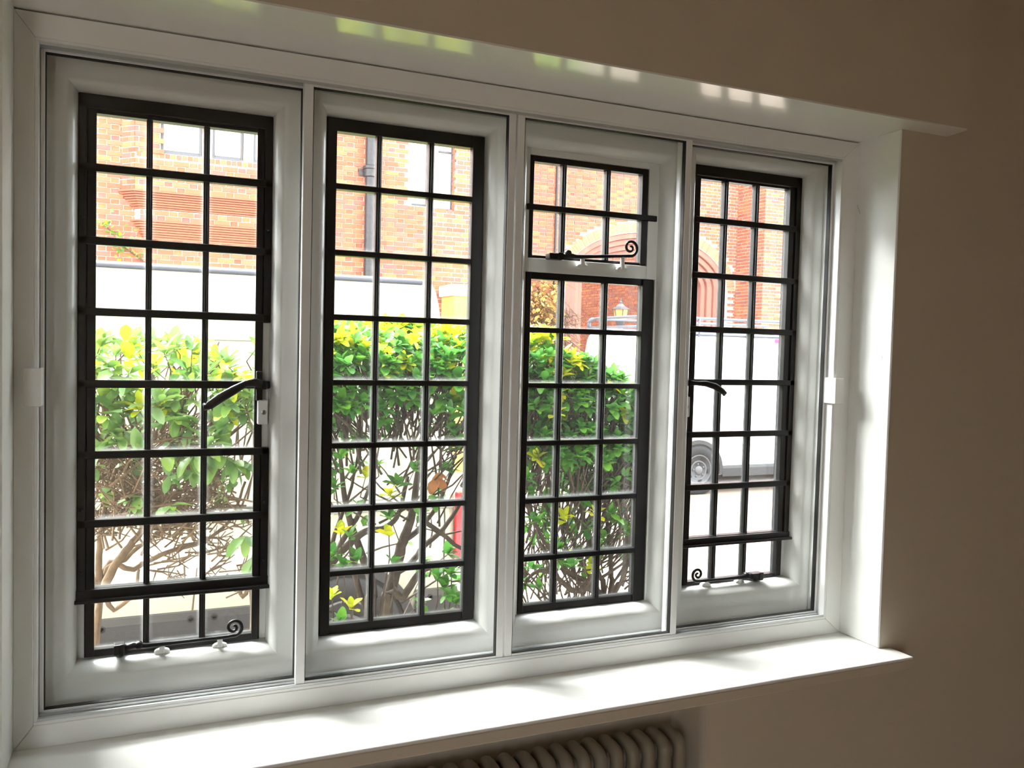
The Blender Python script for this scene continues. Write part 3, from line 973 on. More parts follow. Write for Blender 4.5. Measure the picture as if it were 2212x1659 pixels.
def arch_ring(a0, r0, a1, r1, y0, y1, legs=True):
    inn, outp = arch_path(a0, r0), arch_path(a1, r1)
    if legs:
        inn = [(ACX - a0, GZ)] + inn + [(ACX + a0, GZ)]
        outp = [(ACX - a1, GZ)] + outp + [(ACX + a1, GZ)]
    mb = MB()
    for i in range(len(inn) - 1):
        q = [inn[i], inn[i + 1], outp[i + 1], outp[i]]
        k = len(mb.v)
        mb.v += [(x, y0, z) for x, z in q] + [(x, y1, z) for x, z in q]
        mb.f += [(k, k + 1, k + 2, k + 3), (k, k + 4, k + 5, k + 1), (k + 3, k + 2, k + 6, k + 7), (k + 7, k + 6, k + 5, k + 4)]
    return mb


AO, RO = 2.12, 1.16
AX_L, AX_R = 6.0, 13.03
# wall around the arch: columns of quads above the outer ring
aw = MB()
aw.box(AX_L, ACX - AO, AY, AY + 0.5, GZ, 6.9).box(ACX + AO, AX_R, AY, AY + 0.5, GZ, 6.9)
pth = arch_path(AO, RO)
for (xa, za), (xb, zb) in zip(pth, pth[1:]):
    aw.prism([(xa, AY, za), (xb, AY, zb), (xb, AY, 6.9), (xa, AY, 6.9)], [(xa, AY + .5, za), (xb, AY + .5, zb), (xb, AY + .5, 6.9), (xa, AY + .5, 6.9)])
awo = aw.build('arch_wall', M['mortar'], ab_)
for i, (a0, r0, a1, r1, dy) in enumerate(((1.98, 1.04, AO, RO, 0.03), (1.84, 0.92, 1.98, 1.04, 0.09), (1.70, 0.80, 1.84, 0.92, 0.16), (1.58, 0.70, 1.70, 0.80, 0.24))):
    arch_ring(a0, r0, a1, r1, AY + dy, AY + 0.5).build('arch_moulding', M['arch_stone'], ab_, bevel=0.012)
NV = 74
va, vr = AO + 0.012, RO + 0.012
for i in range(NV):
    t0, t1 = PI * (i + 0.08) / NV, PI * (i + 0.92) / NV
    q = []
    for t, k in ((t0, 0), (t1, 0), (t1, 1), (t0, 1)):
        nx, nz = -math.cos(t) / va, math.sin(t) / vr
        ln = math.hypot(nx, nz)
        x, zz = ACX - va * math.cos(t), ASP + vr * math.sin(t)
        q.append((x + nx / ln * 0.215 * k, zz + nz / ln * 0.215 * k))
    MB().prism([(x, AY - 0.012, zz) for x, zz in q], [(x, AY + 0.01, zz) for x, zz in q]).build('voussoir', M['voussoir'], awo)
# yard side wall seen through the arch, the projecting wing, back wall of the yard
SX = 12.25
sw = bx(SX, SX + 0.4, AY + 0.5, 30, GZ, 7.0).build('yard_side_wall', M['mortar'], ab_)
bx(6.1, 8.5, AY + 0.5, 30, GZ, 10.5).build('yard_left_range', M['brick'], ab_)  # unseen block added to keep direct sun off the yard side wall
ybk = bx(6.1, SX, 30, 30.4, GZ, 7.0).build('yard_back_wall', M['brick'], ab_)
WY2 = 13.55
wg = MB().box(AX_R, 18.0, WY2, AY + 4, GZ, 6.9).build('wing_wall', M['mortar'], ab_)
bx(AX_L, 18.0, AY + 0.02, AY + 4, 6.9, 9.5).build('upper_wall', M['brick'], ab_)
BK2 = Bricks()


def skip_arch(u, z, h):
    x = AX_L + u
    dx = abs(x - ACX)
    if z < ASP:
        return dx < AO + h
    return ((x - ACX) / (AO + 0.27 + h * .3)) ** 2 + ((z - ASP) / (RO + 0.26)) ** 2 < 1


BK2.wall((AX_L, AY, 0), (1, 0, 0), (0, -1, 0), AX_R - AX_L, 1.0, 6.85, skip_arch, awo)
BK2.wall((SX, 27.0, 0), (0, -1, 0), (-1, 0, 0), 27.0 - AY - 0.55, 1.3, 4.6, None, sw)
BK2.wall((AX_R, AY, 0), (0, -1, 0), (-1, 0, 0), AY - WY2, 1.2, 6.85, None, wg)


def skip_wing(u, z, h):
    x = AX_R + u
    return 13.68 - h < x < 14.25 and 2.36 < z < 3.02


BK2.wall((AX_R, WY2, 0), (1, 0, 0), (0, -1, 0), 3.2, 1.2, 6.85, skip_wing, wg)
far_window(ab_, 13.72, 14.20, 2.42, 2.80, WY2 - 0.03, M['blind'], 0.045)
for i in range(8):
    bx(13.66 + i * 0.076, 13.72 + i * 0.076, WY2 - 0.012, WY2 + 0.005, 2.84, 3.02).build('voussoir', M['voussoir'], wg)
# thin black pipe on the wall left of the arch
MB().lathe([(0.025, 1.0), (0.025, 6.8)], (at(1197, 620, 1, AY - 0.05).x, AY - 0.05, 0), 'Z', 10).build('drainpipe', M['pipe'], ab_, smooth='angle')
BK2.flush(300, in_lights)

# small bracket lantern inside the arch
lp = at(1494, 612, 1, AY + 0.9)
sl = thing('hanging_lantern', lp, 'tiny dark lantern on the wall inside the brick arch', 'lantern')
MB().lathe([(0.02, 0.16), (0.07, 0.10), (0.06, -0.10), (0.03, -0.13)], lp, 'Z', 6).build('lantern_body', M['lantern'], sl)
MB().tube([lp + Vector((0, 0, 0.15)), lp + Vector((0.15, 0, 0.22)), Vector((SX, lp.y, lp.z + 0.22))], 0.015, 6).build('bracket', M['lantern'], sl)

# ------------------------------------------------------------------ lamp post behind the far van
LY = 12.0
pb = at(1340, 690, 1, LY)
lamp = thing('street_lantern', (pb.x, LY, GZ), 'street lantern with amber panes showing above the far van roof rack', 'lamp')
k = 0.0072
MB().lathe([(0.10, GZ), (0.10, GZ + 0.15), (0.045, GZ + 0.35), (0.04, pb.z - 0.18), (0.06, pb.z - 0.12), (0.10, pb.z - 0.01)], (pb.x, LY, 0), 'Z', 14).build('post', M['lantern'], lamp, smooth='angle')
z0, z1, z2 = pb.z, pb.z + 0.185, pb.z + 0.31
lh = MB()
for j in range(6):
    a = 2 * PI * j / 6 + 0.3
    lh.tube([(pb.x + 0.115 * math.cos(a), LY + 0.115 * math.sin(a), z0), (pb.x + 0.15 * math.cos(a), LY + 0.15 * math.sin(a), z1)], 0.010, 6)
lh.lathe([(0.125, z0 - 0.015), (0.125, z0 + 0.008)], (pb.x, LY, 0), 'Z', 6)
lh.build('lantern_frame', M['lantern'], lamp)
for j in range(6):
    a, b = 2 * PI * j / 6 + 0.3, 2 * PI * (j + 1) / 6 + 0.3
    q = [(0.112, a, z0 + 0.005), (0.112, b, z0 + 0.005), (0.146, b, z1), (0.146, a, z1)]
    o_ = [(pb.x + r * math.cos(t), LY + r * math.sin(t), z) for r, t, z in q]
    i_ = [(pb.x + (r - 0.006) * math.cos(t), LY + (r - 0.006) * math.sin(t), z) for r, t, z in q]
    MB().prism(o_, i_).build('lantern_pane', M['amber'], lamp)
MB().lathe([(0.185, z1), (0.185, z1 + 0.012), (0.10, z1 + 0.055), (0.05, z1 + 0.10), (0.025, z2 - 0.01), (0.03, z2 + 0.01), (0.012, z2 + 0.04), (0.018, z2 + 0.06), (0.002, z2 + 0.09)], (pb.x, LY, 0), 'Z', 6).build('lantern_roof', M['lantern'], lamp)


# ------------------------------------------------------------------ vans
def van(name, label, xr, yn, sg, paint, height, wheel_u, wheel_r, lean, trim_top, wide=1.95):
    """panel van; u runs from the rear to the front, w from the near side to the far side, z from the road"""
    def P(u, w_, z):
        return (xr + sg * u, yn + w_, GZ + z)
    L = 5.4
    root = thing(name, (xr + sg * L / 2, yn + wide / 2, GZ), label, 'van')
    H = height
    half = [(0.05, 0.26), (0.015, 0.34), (0.0, 0.55), (0.0, 0.95), (0.012, 1.20), (0.035, 1.55), (0.065, H - 0.36), (0.085, H - 0.20), (0.12, H - 0.11),
            (0.20, H - 0.05), (0.40, H - 0.015), (wide / 2, H)]
    sec = half + [(wide - w_, z) for w_, z in half[-2::-1]]
    # stations: u, roof factor (1 = full), inset
    stn = [(0.0, 1.0, 0.09), (0.015, 1.0, 0.045), (0.05, 1.0, 0.015), (0.12, 1.0, 0.0), (1.2, 1.0, 0.0), (2.6, 1.0, 0.0), (3.55, 1.0, 0.0), (3.9, 0.97, 0.0),
           (4.15, 0.80, 0.01), (4.5, 0.42, 0.02), (4.75, 0.18, 0.03), (5.15, 0.08, 0.08), (5.35, -0.05, 0.16), (5.4, -0.15, 0.24)]
    mb = MB()
    zb = 1.05
    for u, rf, ins in stn:
        for w_, z in sec:
            zz = z if z <= zb else zb + (z - zb) * max(rf, 0.05)
            if rf < 0.1 and z > 0.6:
                zz = min(zz, zb - (0.1 - rf) * 0.5)
            ww = w_ + ins * (1 - 2 * w_ / wide)
            du = lean * max(0.0, (z - 1.0) / (H - 1.0)) ** 1.2 * max(0.0, 1 - u / 0.5)
            mb.v.append(P(u + du, ww, zz))
    m = len(sec)
    for i in range(len(stn) - 1):
        for j in range(m - 1):
            a = i * m + j
            mb.f.append((a, a + 1, a + m + 1, a + m))
        mb.f.append((i * m + m - 1, i * m, (i + 1) * m, (i + 1) * m + m - 1))
    mb.f.append(tuple(range(m)))
    mb.f.append(tuple(range((len(stn) - 1) * m, len(stn) * m))[::-1])
    bd = mb.build('body', paint, root, smooth='angle')
    # roof gutter along the near and far side
    for w_ in (0.185, wide - 0.185):
        MB().tube([P(u, w_ - 0.006 if w_ < 1 else w_ + 0.006, H - 0.055) for u in (0.22, 1.0, 2.5, 3.6)], 0.014, 8).build('roof_gutter', M['van_gutter'], root, smooth=True)
    # lower black trim
    for s0, w_ in ((-1, 0.0), (1, wide)):
        a, b = (w_ - 0.022, w_ + 0.01) if s0 < 0 else (w_ - 0.01, w_ + 0.022)
        for u0, u1 in ((0.02, wheel_u - wheel_r * 1.22), (wheel_u + wheel_r * 1.22, 4.05)):
            q = [(a, 0.24), (a - s0 * 0.0, trim_top - 0.04), (a + (0.012 if s0 < 0 else 0), trim_top), (b, trim_top), (b, 0.24)] if s0 < 0 else [(a, 0.24), (a, trim_top), (b - 0.012, trim_top), (b, trim_top - 0.04), (b, 0.24)]
            MB().prism([P(u0, x_, z_) for x_, z_ in q], [P(u1, x_, z_) for x_, z_ in q]).build('side_trim', M['plastic'], root, bevel=0.004, seg=2)
    # rear bumper, doors seam, hinges
    q = [(-0.05, 0.30), (-0.06, 0.50), (0.10, 0.52), (0.10, 0.30)]
    MB().prism([P(u, 0.03, z) for u, z in q], [P(u, wide - 0.03, z) for u, z in q]).build('rear_bumper', M['plastic'], root, bevel=0.02, seg=2)
    # wheels
    for wu in (wheel_u, 4.35):
        for near in (True, False):
            wc = -0.012 if near else wide + 0.012
            sy = 1 if near else -1
            arch = MB()
            ro, ri = wheel_r * 1.22, wheel_r * 1.06
            n = 22
            for i in range(n):
                a0, a1 = PI * (i / n) * 1.12 - 0.19, PI * ((i + 1) / n) * 1.12 - 0.19
                c0, c1 = (math.cos(a0), math.sin(a0)), (math.cos(a1), math.sin(a1))
                qq = [(wu + r * c[0], wheel_r + r * c[1]) for r, c in ((ri, c0), (ro, c0), (ro, c1), (ri, c1))]
                arch.prism([P(u, wc - 0.012 * sy, z) for u, z in qq], [P(u, wc + 0.03 * sy, z) for u, z in qq])
            arch.build('wheel_arch', M['plastic'], root, smooth='angle')
            MB().lathe([(ri + 0.005, 0.0), (ri + 0.005, 0.02)], P(wu, wc if near else wc - 0.02, wheel_r), 'Y', 32).build('wheel_well', M['gasket'], root)  # black disc stands for the shaded hollow behind the wheel
            wt = P(wu, wc, wheel_r)
            ty = MB().lathe([(wheel_r * .62, -0.014 * sy), (wheel_r * .66, -0.024 * sy), (wheel_r * .80, -0.030 * sy), (wheel_r * .93, -0.024 * sy), (wheel_r * .99, -0.006 * sy), (wheel_r, 0.03 * sy), (wheel_r, 0.17 * sy), (wheel_r * .9, 0.2 * sy)], wt, 'Y', 36).build('tyre', M['rubber'], root, smooth=True)
            if near:
                R = wheel_r * .62
                rm = MB().lathe([(R * 1.02, -0.020), (R * .97, -0.028), (R * .92, -0.014), (R * .86, 0.0), (R * .78, -0.010), (R * .58, -0.024), (R * .52, -0.016), (R * .30, -0.010), (R * .27, -0.034), (R * .22, -0.042), (0.002, -0.044)], wt, 'Y', 36).build('rim', M['rim'], ty, smooth=True)
                for i in range(5):
                    a = 2 * PI * i / 5 + 0.5
                    MB().lathe([(0.014, -0.006), (0.014, -0.030), (0.008, -0.034)], (wt[0] + R * .41 * math.cos(a), wt[1], wt[2] + R * .41 * math.sin(a)), 'Y', 6).build('wheel_nut', M['rim'], ty)
                    a += PI / 5
                    sl_ = MB()
                    pts = [(wt[0] + R * .70 * math.cos(a + d), wt[1] - 0.0185, wt[2] + R * .70 * math.sin(a + d)) for d in (-0.2, -0.07, 0.07, 0.2)]
                    sl_.tube(pts, [0.010, 0.014, 0.014, 0.010], 6)
                    sl_.build('rim_slot', M['gasket'], ty)
    # cab windows and lamps
    cabq = [(3.30, 1.28), (4.30, 1.28), (3.95, H - 0.42), (3.40, H - 0.36)]
    for a, b in ((0.035, 0.05), (wide - 0.05, wide - 0.035)):
        MB().prism([P(u, a, z) for u, z in cabq], [P(u, b, z) for u, z in cabq]).build('cab_window', M['van_glass'], root)
    MB().prism([P(3.98, 0.2, H - 0.30), P(3.98, wide - 0.2, H - 0.30), P(4.56, wide - 0.15, 1.38), P(4.56, 0.15, 1.38)],
               [P(4.02, 0.2, H - 0.28), P(4.02, wide - 0.2, H - 0.28), P(4.60, wide - 0.15, 1.40), P(4.60, 0.15, 1.40)]).build('windscreen', M['van_glass'], root)
    return root, P


# --- near van
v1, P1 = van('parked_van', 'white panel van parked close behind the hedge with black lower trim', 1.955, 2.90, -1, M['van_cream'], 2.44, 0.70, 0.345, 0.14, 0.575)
lx0, lx1, lz0, lz1 = 0.37, 1.90, 1.12, 2.015


def rrect(u0, u1, z0, z1, r, n=7):
    o = []
    for cu_, cz_, a0 in ((u1 - r, z1 - r, 0), (u0 + r, z1 - r, PI / 2), (u0 + r, z0 + r, PI), (u1 - r, z0 + r, 1.5 * PI)):
        o += [(cu_ + r * math.cos(a0 + PI / 2 * i / n), cz_ + r * math.sin(a0 + PI / 2 * i / n)) for i in range(n + 1)]
    return o


def side_w(z, H=2.44):
    pts = [(0.0, 0.95), (0.012, 1.20), (0.035, 1.55), (0.065, H - 0.36), (0.085, H - 0.20)]
    for (wa, za), (wb, zb_) in zip(pts, pts[1:]):
        if z <= zb_:
            return wa + (wb - wa) * max(0, (z - za) / (zb_ - za))
    return 0.085


ring = rrect(lx0, lx1, lz0, lz1, 0.12)
MB().tube([P1(u, side_w(z) - 0.001, z) for u, z in ring + ring[:1]], 0.008, 6).build('panel_groove', M['van_line'], v1, smooth=True)  # grey line stands for the shade in the pressed panel groove
MB().tube([P1(u, -0.002, 1.06) for u in (0.06, 1.5, 3.2)], 0.012, 6).build('body_crease', M['van_line'], v1, smooth=True)
seam = [P1(0.105 + 0.14 * max(0, (z - 1.0) / 1.44) ** 1.2, side_w(z) - 0.001, z) for z in (0.6, 1.0, 1.4, 1.7, 2.0, 2.24)]
MB().tube(seam, 0.004, 6).build('door_seam', M['plastic'], v1)
MB().prism([P1(-0.015, -0.012, 0.74), P1(-0.015, 0.05, 0.74), P1(0.04, 0.02, 0.74), P1(0.04, -0.012, 0.74)],
           [P1(-0.015, -0.012, 1.14), P1(-0.015, 0.05, 1.14), P1(0.04, 0.02, 1.14), P1(0.04, -0.012, 1.14)]).build('tail_light', M['red'], v1, bevel=0.008, seg=2)
for q in ((219, 1361), (412, 1338), (463, 1332), (930, 1290)):
    p = at(q[0], q[1], 1, 2.876)
    MB().lathe([(0.018, 0.004), (0.018, -0.003), (0.012, -0.005), (0.010, 0.0)], (p.x, 2.878, p.z), 'Y', 14).build('trim_bolt', M['gasket'], v1, smooth='angle')
# --- far van with roof rack
v2, P2 = van('parked_van', 'white panel van with tubular roof rack parked across the street', 6.50, 8.09, 1, M['van_white'], 2.32, 0.94, 0.35, 0.10, 0.40)
MB().tube([P2(u, -0.003, 0.69) for u in (1.5, 2.5, 3.9)], 0.006, 6).build('body_crease', M['van_line'], v2)
MB().prism([P2(-0.01, -0.008, 0.98), P2(-0.01, 0.10, 0.98), P2(0.07, 0.02, 0.98), P2(0.07, -0.008, 0.98)],
           [P2(-0.01, -0.008, 1.22), P2(-0.01, 0.10, 1.22), P2(0.07, 0.02, 1.22), P2(0.07, -0.008, 1.22)]).build('tail_light', M['red'], v2, bevel=0.008)
for z in (0.85, 1.95):
    bx(6.50 - 0.03 + (0.05 if z > 1.5 else 0), 6.53 + (0.05 if z > 1.5 else 0), 9.30, 9.36, GZ + z - 0.05, GZ + z + 0.05).build('door_hinge', M['red'] if z > 1.5 else M['van_line'], v2, bevel=0.005)
bx(6.475, 6.50, 8.30, 8.33, GZ + 1.45, GZ + 1.62).build('door_badge', M['van_line'], v2, bevel=0.003)
bx(8.80, 9.10, 8.09 + 0.040, 8.09 + 0.075, GZ + 2.22 - 0.04, GZ + 2.22 + 0.02).build('side_sticker', M['magenta'], v2)  # thin magenta strip high on the van side
RK = GZ + 2.50
rk = MB()
loop = [(6.62, 8.22, RK - 0.18), (6.62, 8.24, RK - 0.04), (6.66, 8.25, RK), (8.5, 8.25, RK), (10.1, 8.25, RK)]
rk.tube(loop, 0.022, 8)
rk.tube([(a, 18.15 - b, c) for a, b, c in loop], 0.022, 8)
ro = rk.build('rack_rail', M['rack'], v2, smooth=True)
r2 = MB()
r2.tube([(6.62, 8.22, RK - 0.16), (10.1, 8.22, RK - 0.16)], 0.02, 8).tube([(6.62, 9.93, RK - 0.16), (10.1, 9.93, RK - 0.16)], 0.02, 8)
r2.build('rack_base_rail', M['rack'], v2, smooth=True)
for x in (6.64, 7.5, 8.35, 9.2, 10.05):
    MB().tube([(x, 8.25, RK - 0.14), (x, 9.90, RK - 0.14)], 0.02, 8).build('rack_crossbar', M['rack'], v2, smooth=True)
    for y in (8.24, 9.91):
        MB().tube([(x, y, GZ + 2.24), (x, y, RK)], 0.016, 8).build('rack_post', M['rack'], v2, smooth=True)
MB().tube([(6.62, 8.24, RK - 0.03), (6.62, 8.5, RK), (6.62, 9.65, RK), (6.62, 9.91, RK - 0.05), (6.62, 9.92, RK - 0.16)], 0.022, 8).build('rack_end_rail', M['rack'], v2, smooth=True)

# ------------------------------------------------------------------ shrubs
LEAF_SHAPES = {}


def leaf_verts(l, w_, fold=0.25, droop=0.12):
    return [(0, 0, 0), (-w_, .38 * l, fold * w_), (0, .38 * l, 0), (w_, .38 * l, fold * w_), (-.85 * w_, .7 * l, fold * w_ - droop * l * .4), (0, .7 * l, -droop * l * .5),
            (.85 * w_, .7 * l, fold * w_ - droop * l * .4), (0, l, -droop * l), (-.35 * w_, .12 * l, 0), (.35 * w_, .12 * l, 0), (-.45 * w_, .9 * l, -droop * l * .8), (.45 * w_, .9 * l, -droop * l * .8)]


LEAF_F = [(0, 2, 1, 8), (0, 9, 3, 2), (2, 5, 4, 1), (2, 3, 6, 5), (5, 7, 10, 4), (5, 6, 11, 7)]


def leaf_matrix(p, d, roll):
    d = d.normalized()
    up = Vector((0, 0, 1)) if abs(d.z) < 0.95 else Vector((0, 1, 0))
    xx = d.cross(up).normalized()
    zz = xx.cross(d)
    xx2 = xx * math.cos(roll) + zz * math.sin(roll)
    zz2 = -xx * math.sin(roll) + zz * math.cos(roll)
    return Matrix(((xx2.x, d.x, zz2.x, p.x), (xx2.y, d.y, zz2.y, p.y), (xx2.z, d.z, zz2.z, p.z), (0, 0, 0, 1)))


def hide_test(x, y):
    return any(a - 6 < x < c + 6 and b < y < d for a, b, c, d in ((200, 240, 558, 1400), (706, 280, 1022, 1360), (1120, 340, 1390, 1320), (1468, 380, 1698, 1260)))


def put_leaves(root, leaves, dims, limit=300, name='leaf'):
    """leaves: (position, direction, roll, scale, material key); the largest in view stay separate objects"""
    vs = leaf_verts(*dims)
    rank = []
    for i, (p, d, r, s_, k) in enumerate(leaves):
        x, y = to_px(p)
        if hide_test(x, y):
            rank.append(((p - CAM).length / s_, i))
    rank.sort()
    pick = set(i for _, i in rank[:limit])
    meshes = {}
    rest = {}
    base = WL[root.name]
    for i, (p, d, r, s_, k) in enumerate(leaves):
        mt = leaf_matrix(p, d, r)
        if i in pick:
            if k not in meshes:
                mb = MB()
                mb.add(vs, LEAF_F)
                meshes[k] = mb.mesh(name, M[k], recalc=False, center=False, smooth=True)[0]
            o = bpy.data.objects.new(name, meshes[k])
            COL.objects.link(o)
            o.parent = root
            o.matrix_local = Matrix.Translation(-base) @ mt @ Matrix.Scale(s_, 4)
        else:
            mb = rest.setdefault(k, MB())
            mm = mt @ Matrix.Scale(s_, 4)
            mb.add([mm @ Vector(v) for v in vs], LEAF_F)
    for k, mb in rest.items():
        o = mb.build('foliage', M[k], root, recalc=False, smooth=True)
        o['kind'] = 'stuff'


def rnd_dir(out, spread):
    return (out + Vector((random.gauss(0, spread), random.gauss(0, spread), random.gauss(0, spread)))).normalized()


def rosette(leaves, p, d, n, scale, key, tilt=0.75):
    a0 = random.uniform(0, 2 * PI)
    o1 = d.orthogonal().normalized()
    o2 = d.cross(o1)
    for i in range(n):
        a = a0 + 2.4 * i
        t = tilt * (0.55 + 0.75 * i / n)
        q = (d * math.cos(t) + (o1 * math.cos(a) + o2 * math.sin(a)) * math.sin(t)).normalized()
        leaves.append((p - d * (0.012 * i / n), q, random.uniform(-0.4, 0.4), scale * random.uniform(0.75, 1.15) * (0.7 + 0.4 * i / n), key))


def branch(mb, pts, r0, r1, n=7, jit=0.0):
    P_ = [Vector(p) for p in pts]
    # smooth Catmull-Rom path
    out = []
    for i in range(len(P_) - 1):
        a, b, c, d = P_[max(i - 1, 0)], P_[i], P_[i + 1], P_[min(i + 2, len(P_) - 1)]
        for k in range(4):
            t = k / 4
            q = 0.5 * ((2 * b) + (c - a) * t + (2 * a - 5 * b + 4 * c - d) * t * t + (3 * b - a - 3 * c + d) * t ** 3)
            out.append(q + Vector((random.uniform(-jit, jit), random.uniform(-jit, jit), 0)))
    out.append(P_[-1])
    m = len(out)
    mb.tube(out, [r0 + (r1 - r0) * i / (m - 1) for i in range(m)], n)
    return out


def pxs(lst, y, dy=0.0):
    n = len(lst)
    return [at(q[0], q[1], 1, y + dy * i / max(1, n - 1)) for i, q in enumerate(lst)]


def limb_set(root, mat_key, limbs, name='branch'):
    outs = []
    for pts, r0, r1 in limbs:
        mb = MB()
        outs.append(branch(mb, pts, r0, r1, 8, 0.002))
        mb.build(name, M[mat_key], root, smooth=True)
    return outs


# --- middle shrub (yellow tips)
sb = thing('evergreen_shrub', (0.97, 1.05, GZ), 'bushy evergreen shrub with yellow young tips filling the second light', 'shrub', 'shrubs below the window')
foot = Vector((0.95, 1.02, GZ))
B_ = []
B_.append(([foot, at(800, 1345, 1, 1.0), at(805, 1290, 1, 1.0), at(800, 1245, 1, 1.0), at(775, 1180, 1, 1.03), at(745, 1080, 1, 1.06), at(735, 980, 1, 1.1)], 0.026, 0.007))
B_.append(([foot + Vector((0.03, 0, 0)), at(835, 1340, 1, 0.98), at(842, 1290, 1, 0.98), at(863, 1193, 1, 0.96), at(878, 1150, 1, 0.95), at(895, 1090, 1, 0.95), at(905, 1000, 1, 0.97), at(925, 900, 1, 1.0)], 0.027, 0.007))
B_.append(([at(700, 1235, 1, 0.9), at(730, 1200, 1, 0.9), at(765, 1165, 1, 0.9), at(795, 1146, 1, 0.9), at(828, 1142, 1, 0.9), at(855, 1120, 1, 0.92), at(868, 1090, 1, 0.94), at(880, 1030, 1, 1.0)], 0.014, 0.007))
B_.append(([foot + Vector((0.06, 0, 0)), at(835, 1335, 1, 0.92), at(871, 1291, 1, 0.9), at(904, 1241, 1, 0.9), at(935, 1224, 1, 0.9), at(985, 1222, 1, 0.92), at(1015, 1190, 1, 0.95)], 0.017, 0.006))
B_.append(([at(850, 1240, 1, 0.97), at(890, 1215, 1, 0.97), at(915, 1180, 1, 0.97), at(950, 1150, 1, 0.97), at(985, 1105, 1, 1.0), at(1005, 1060, 1, 1.0)], 0.013, 0.006))
B_.append(([at(868, 1170, 1, 0.96), at(900, 1148, 1, 0.96), at(925, 1120, 1, 0.98), at(960, 1060, 1, 1.0), at(985, 980, 1, 1.05)], 0.012, 0.005))
B_.append(([at(905, 1120, 1, 0.9), at(945, 1145, 1, 0.88), at(985, 1178, 1, 0.87), at(1010, 1190, 1, 0.87)], 0.009, 0.006))
B_.append(([at(720, 1210, 1, 1.05), at(745, 1160, 1, 1.05), at(775, 1110, 1, 1.05), at(795, 1060, 1, 1.05), at(815, 980, 1, 1.1)], 0.011, 0.005))
B_.append(([at(715, 1180, 1, 1.1), at(735, 1120, 1, 1.1), at(760, 1050, 1, 1.1), at(775, 970, 1, 1.15)], 0.009, 0.004))
B_.append(([at(790, 1310, 1, 1.05), at(776, 1275, 1, 1.05), at(765, 1230, 1, 1.05), at(757, 1180, 1, 1.05), at(760, 1120, 1, 1.05)], 0.013, 0.006))
limb_set(sb, 'bark', B_)


def grow(root, mat_bark, vols, leaves, twigs, center, keyf, nleaf=(5, 8), lsc=1.0, tw=0.0022, xmax=None):
    """vols: list of (count, sampler) -> position, outward direction"""
    for cnt, fn in vols:
        for _ in range(cnt):
            p, d = fn()
            if xmax and p.x > xmax(p.y):
                continue
            rosette(leaves, p, d, random.randint(*nleaf), lsc, keyf(p), random.uniform(0.65, 1.05))
            if random.random() < 0.35:
                continue
            ln = random.uniform(0.08, 0.30)
            c_j = Vector((random.gauss(0, 0.22), random.gauss(0, 0.15), 0))
            tgt = Vector(center) + c_j - p
            tgt.z = min(tgt.z, -0.15)
            dirn = tgt.normalized()
            mid = p - d * ln * 0.35 + Vector((random.gauss(0, .012), random.gauss(0, .012), 0))
            end = mid + dirn * ln
            twigs.tube([p, mid, mid.lerp(end, .5) + Vector((random.gauss(0, .01), random.gauss(0, .01), 0)), end], [tw * .6, tw, tw * 1.4, tw * 2.0], 4)


def b_top(x, y):
    return 1.66 + 0.035 * math.sin(7 * x + 1) * math.cos(5 * y) - 0.25 * max(0, (y - 1.35)) ** 2 * 4 - 0.10 * max(0, 0.85 - y) / 0.2 * 0.5


def samp_b_top():
    x, y = random.uniform(0.55, 1.46), random.uniform(0.68, 1.35)
    p = Vector((x, y, b_top(x, y) - abs(random.gauss(0, 0.05))))
    return p, rnd_dir(Vector((0, -0.25, 1)), 0.35)


def samp_b_front():
    x, y = random.uniform(0.52, 1.46), 0.64 + abs(random.gauss(0, 0.14))
    p = Vector((x, y, random.uniform(1.40, 1.63)))
    return p, rnd_dir(Vector((0, -1, 0.6)), 0.4)


def samp_b_mid():
    p = Vector((random.uniform(0.52, 1.46), random.uniform(0.68, 1.25), random.triangular(1.10, 1.45, 1.40)))
    return p, rnd_dir(Vector((0, -0.8, 0.6)), 0.5)


def samp_b_low():
    p = Vector((random.uniform(0.55, 1.40), random.uniform(0.72, 1.3), random.uniform(0.66, 1.15)))
    return p, rnd_dir(Vector((0, -0.4, 1)), 0.5)


def key_b(p):
    t = (p.z - 1.50) / 0.16
    return 'leaf_young' if random.random() < max(0.05, min(0.80, 0.7 * t)) else 'leaf'


lv, tw_ = [], MB()
grow(sb, 'bark', [(400, samp_b_top), (260, samp_b_front), (105, samp_b_mid), (34, samp_b_low)], lv, tw_, (1.0, 1.05, 0.9), key_b, lsc=1.0)
for q, k, n_ in (((717, 1290), 'leaf_young', 5), ((757, 1312), 'leaf_young', 5), ((735, 1345), 'leaf', 6), ((960, 1270), 'leaf', 8), ((985, 1300), 'leaf', 8), ((945, 1250), 'leaf', 7), ((965, 1330), 'leaf', 7), ((840, 1155), 'leaf_young', 5), ((735, 1150), 'leaf_young', 6), ((770, 1210), 'leaf', 7), ((975, 1240), 'leaf', 6), ((850, 1218), 'leaf', 5), ((742, 1225), 'leaf', 6)):
    p = at(q[0], q[1], 1, 0.80)
    rosette(lv, p, rnd_dir(Vector((0, -0.3, 1)), 0.25), n_, 1.1, k)
    tw_.tube([p, p + Vector((0.01, 0.02, -0.08)), p + Vector((0.0, 0.06, -0.22))], [0.0018, 0.0022, 0.003], 5)
put_leaves(sb, lv, (0.052, 0.0145))
o = tw_.build('twigs', M['bark'], sb, recalc=False)
o['kind'] = 'stuff'
dl = []
for i in range(5):
    dl.append((at(943 + random.uniform(-6, 6), 1030 + random.uniform(-10, 12), 1, 0.85), rnd_dir(Vector((0.2, -0.3, -1)), 0.5), random.uniform(-1, 1), 1.0, 'leaf_dead'))
put_leaves(sb, dl, (0.055, 0.018), 10, 'dead_leaf')

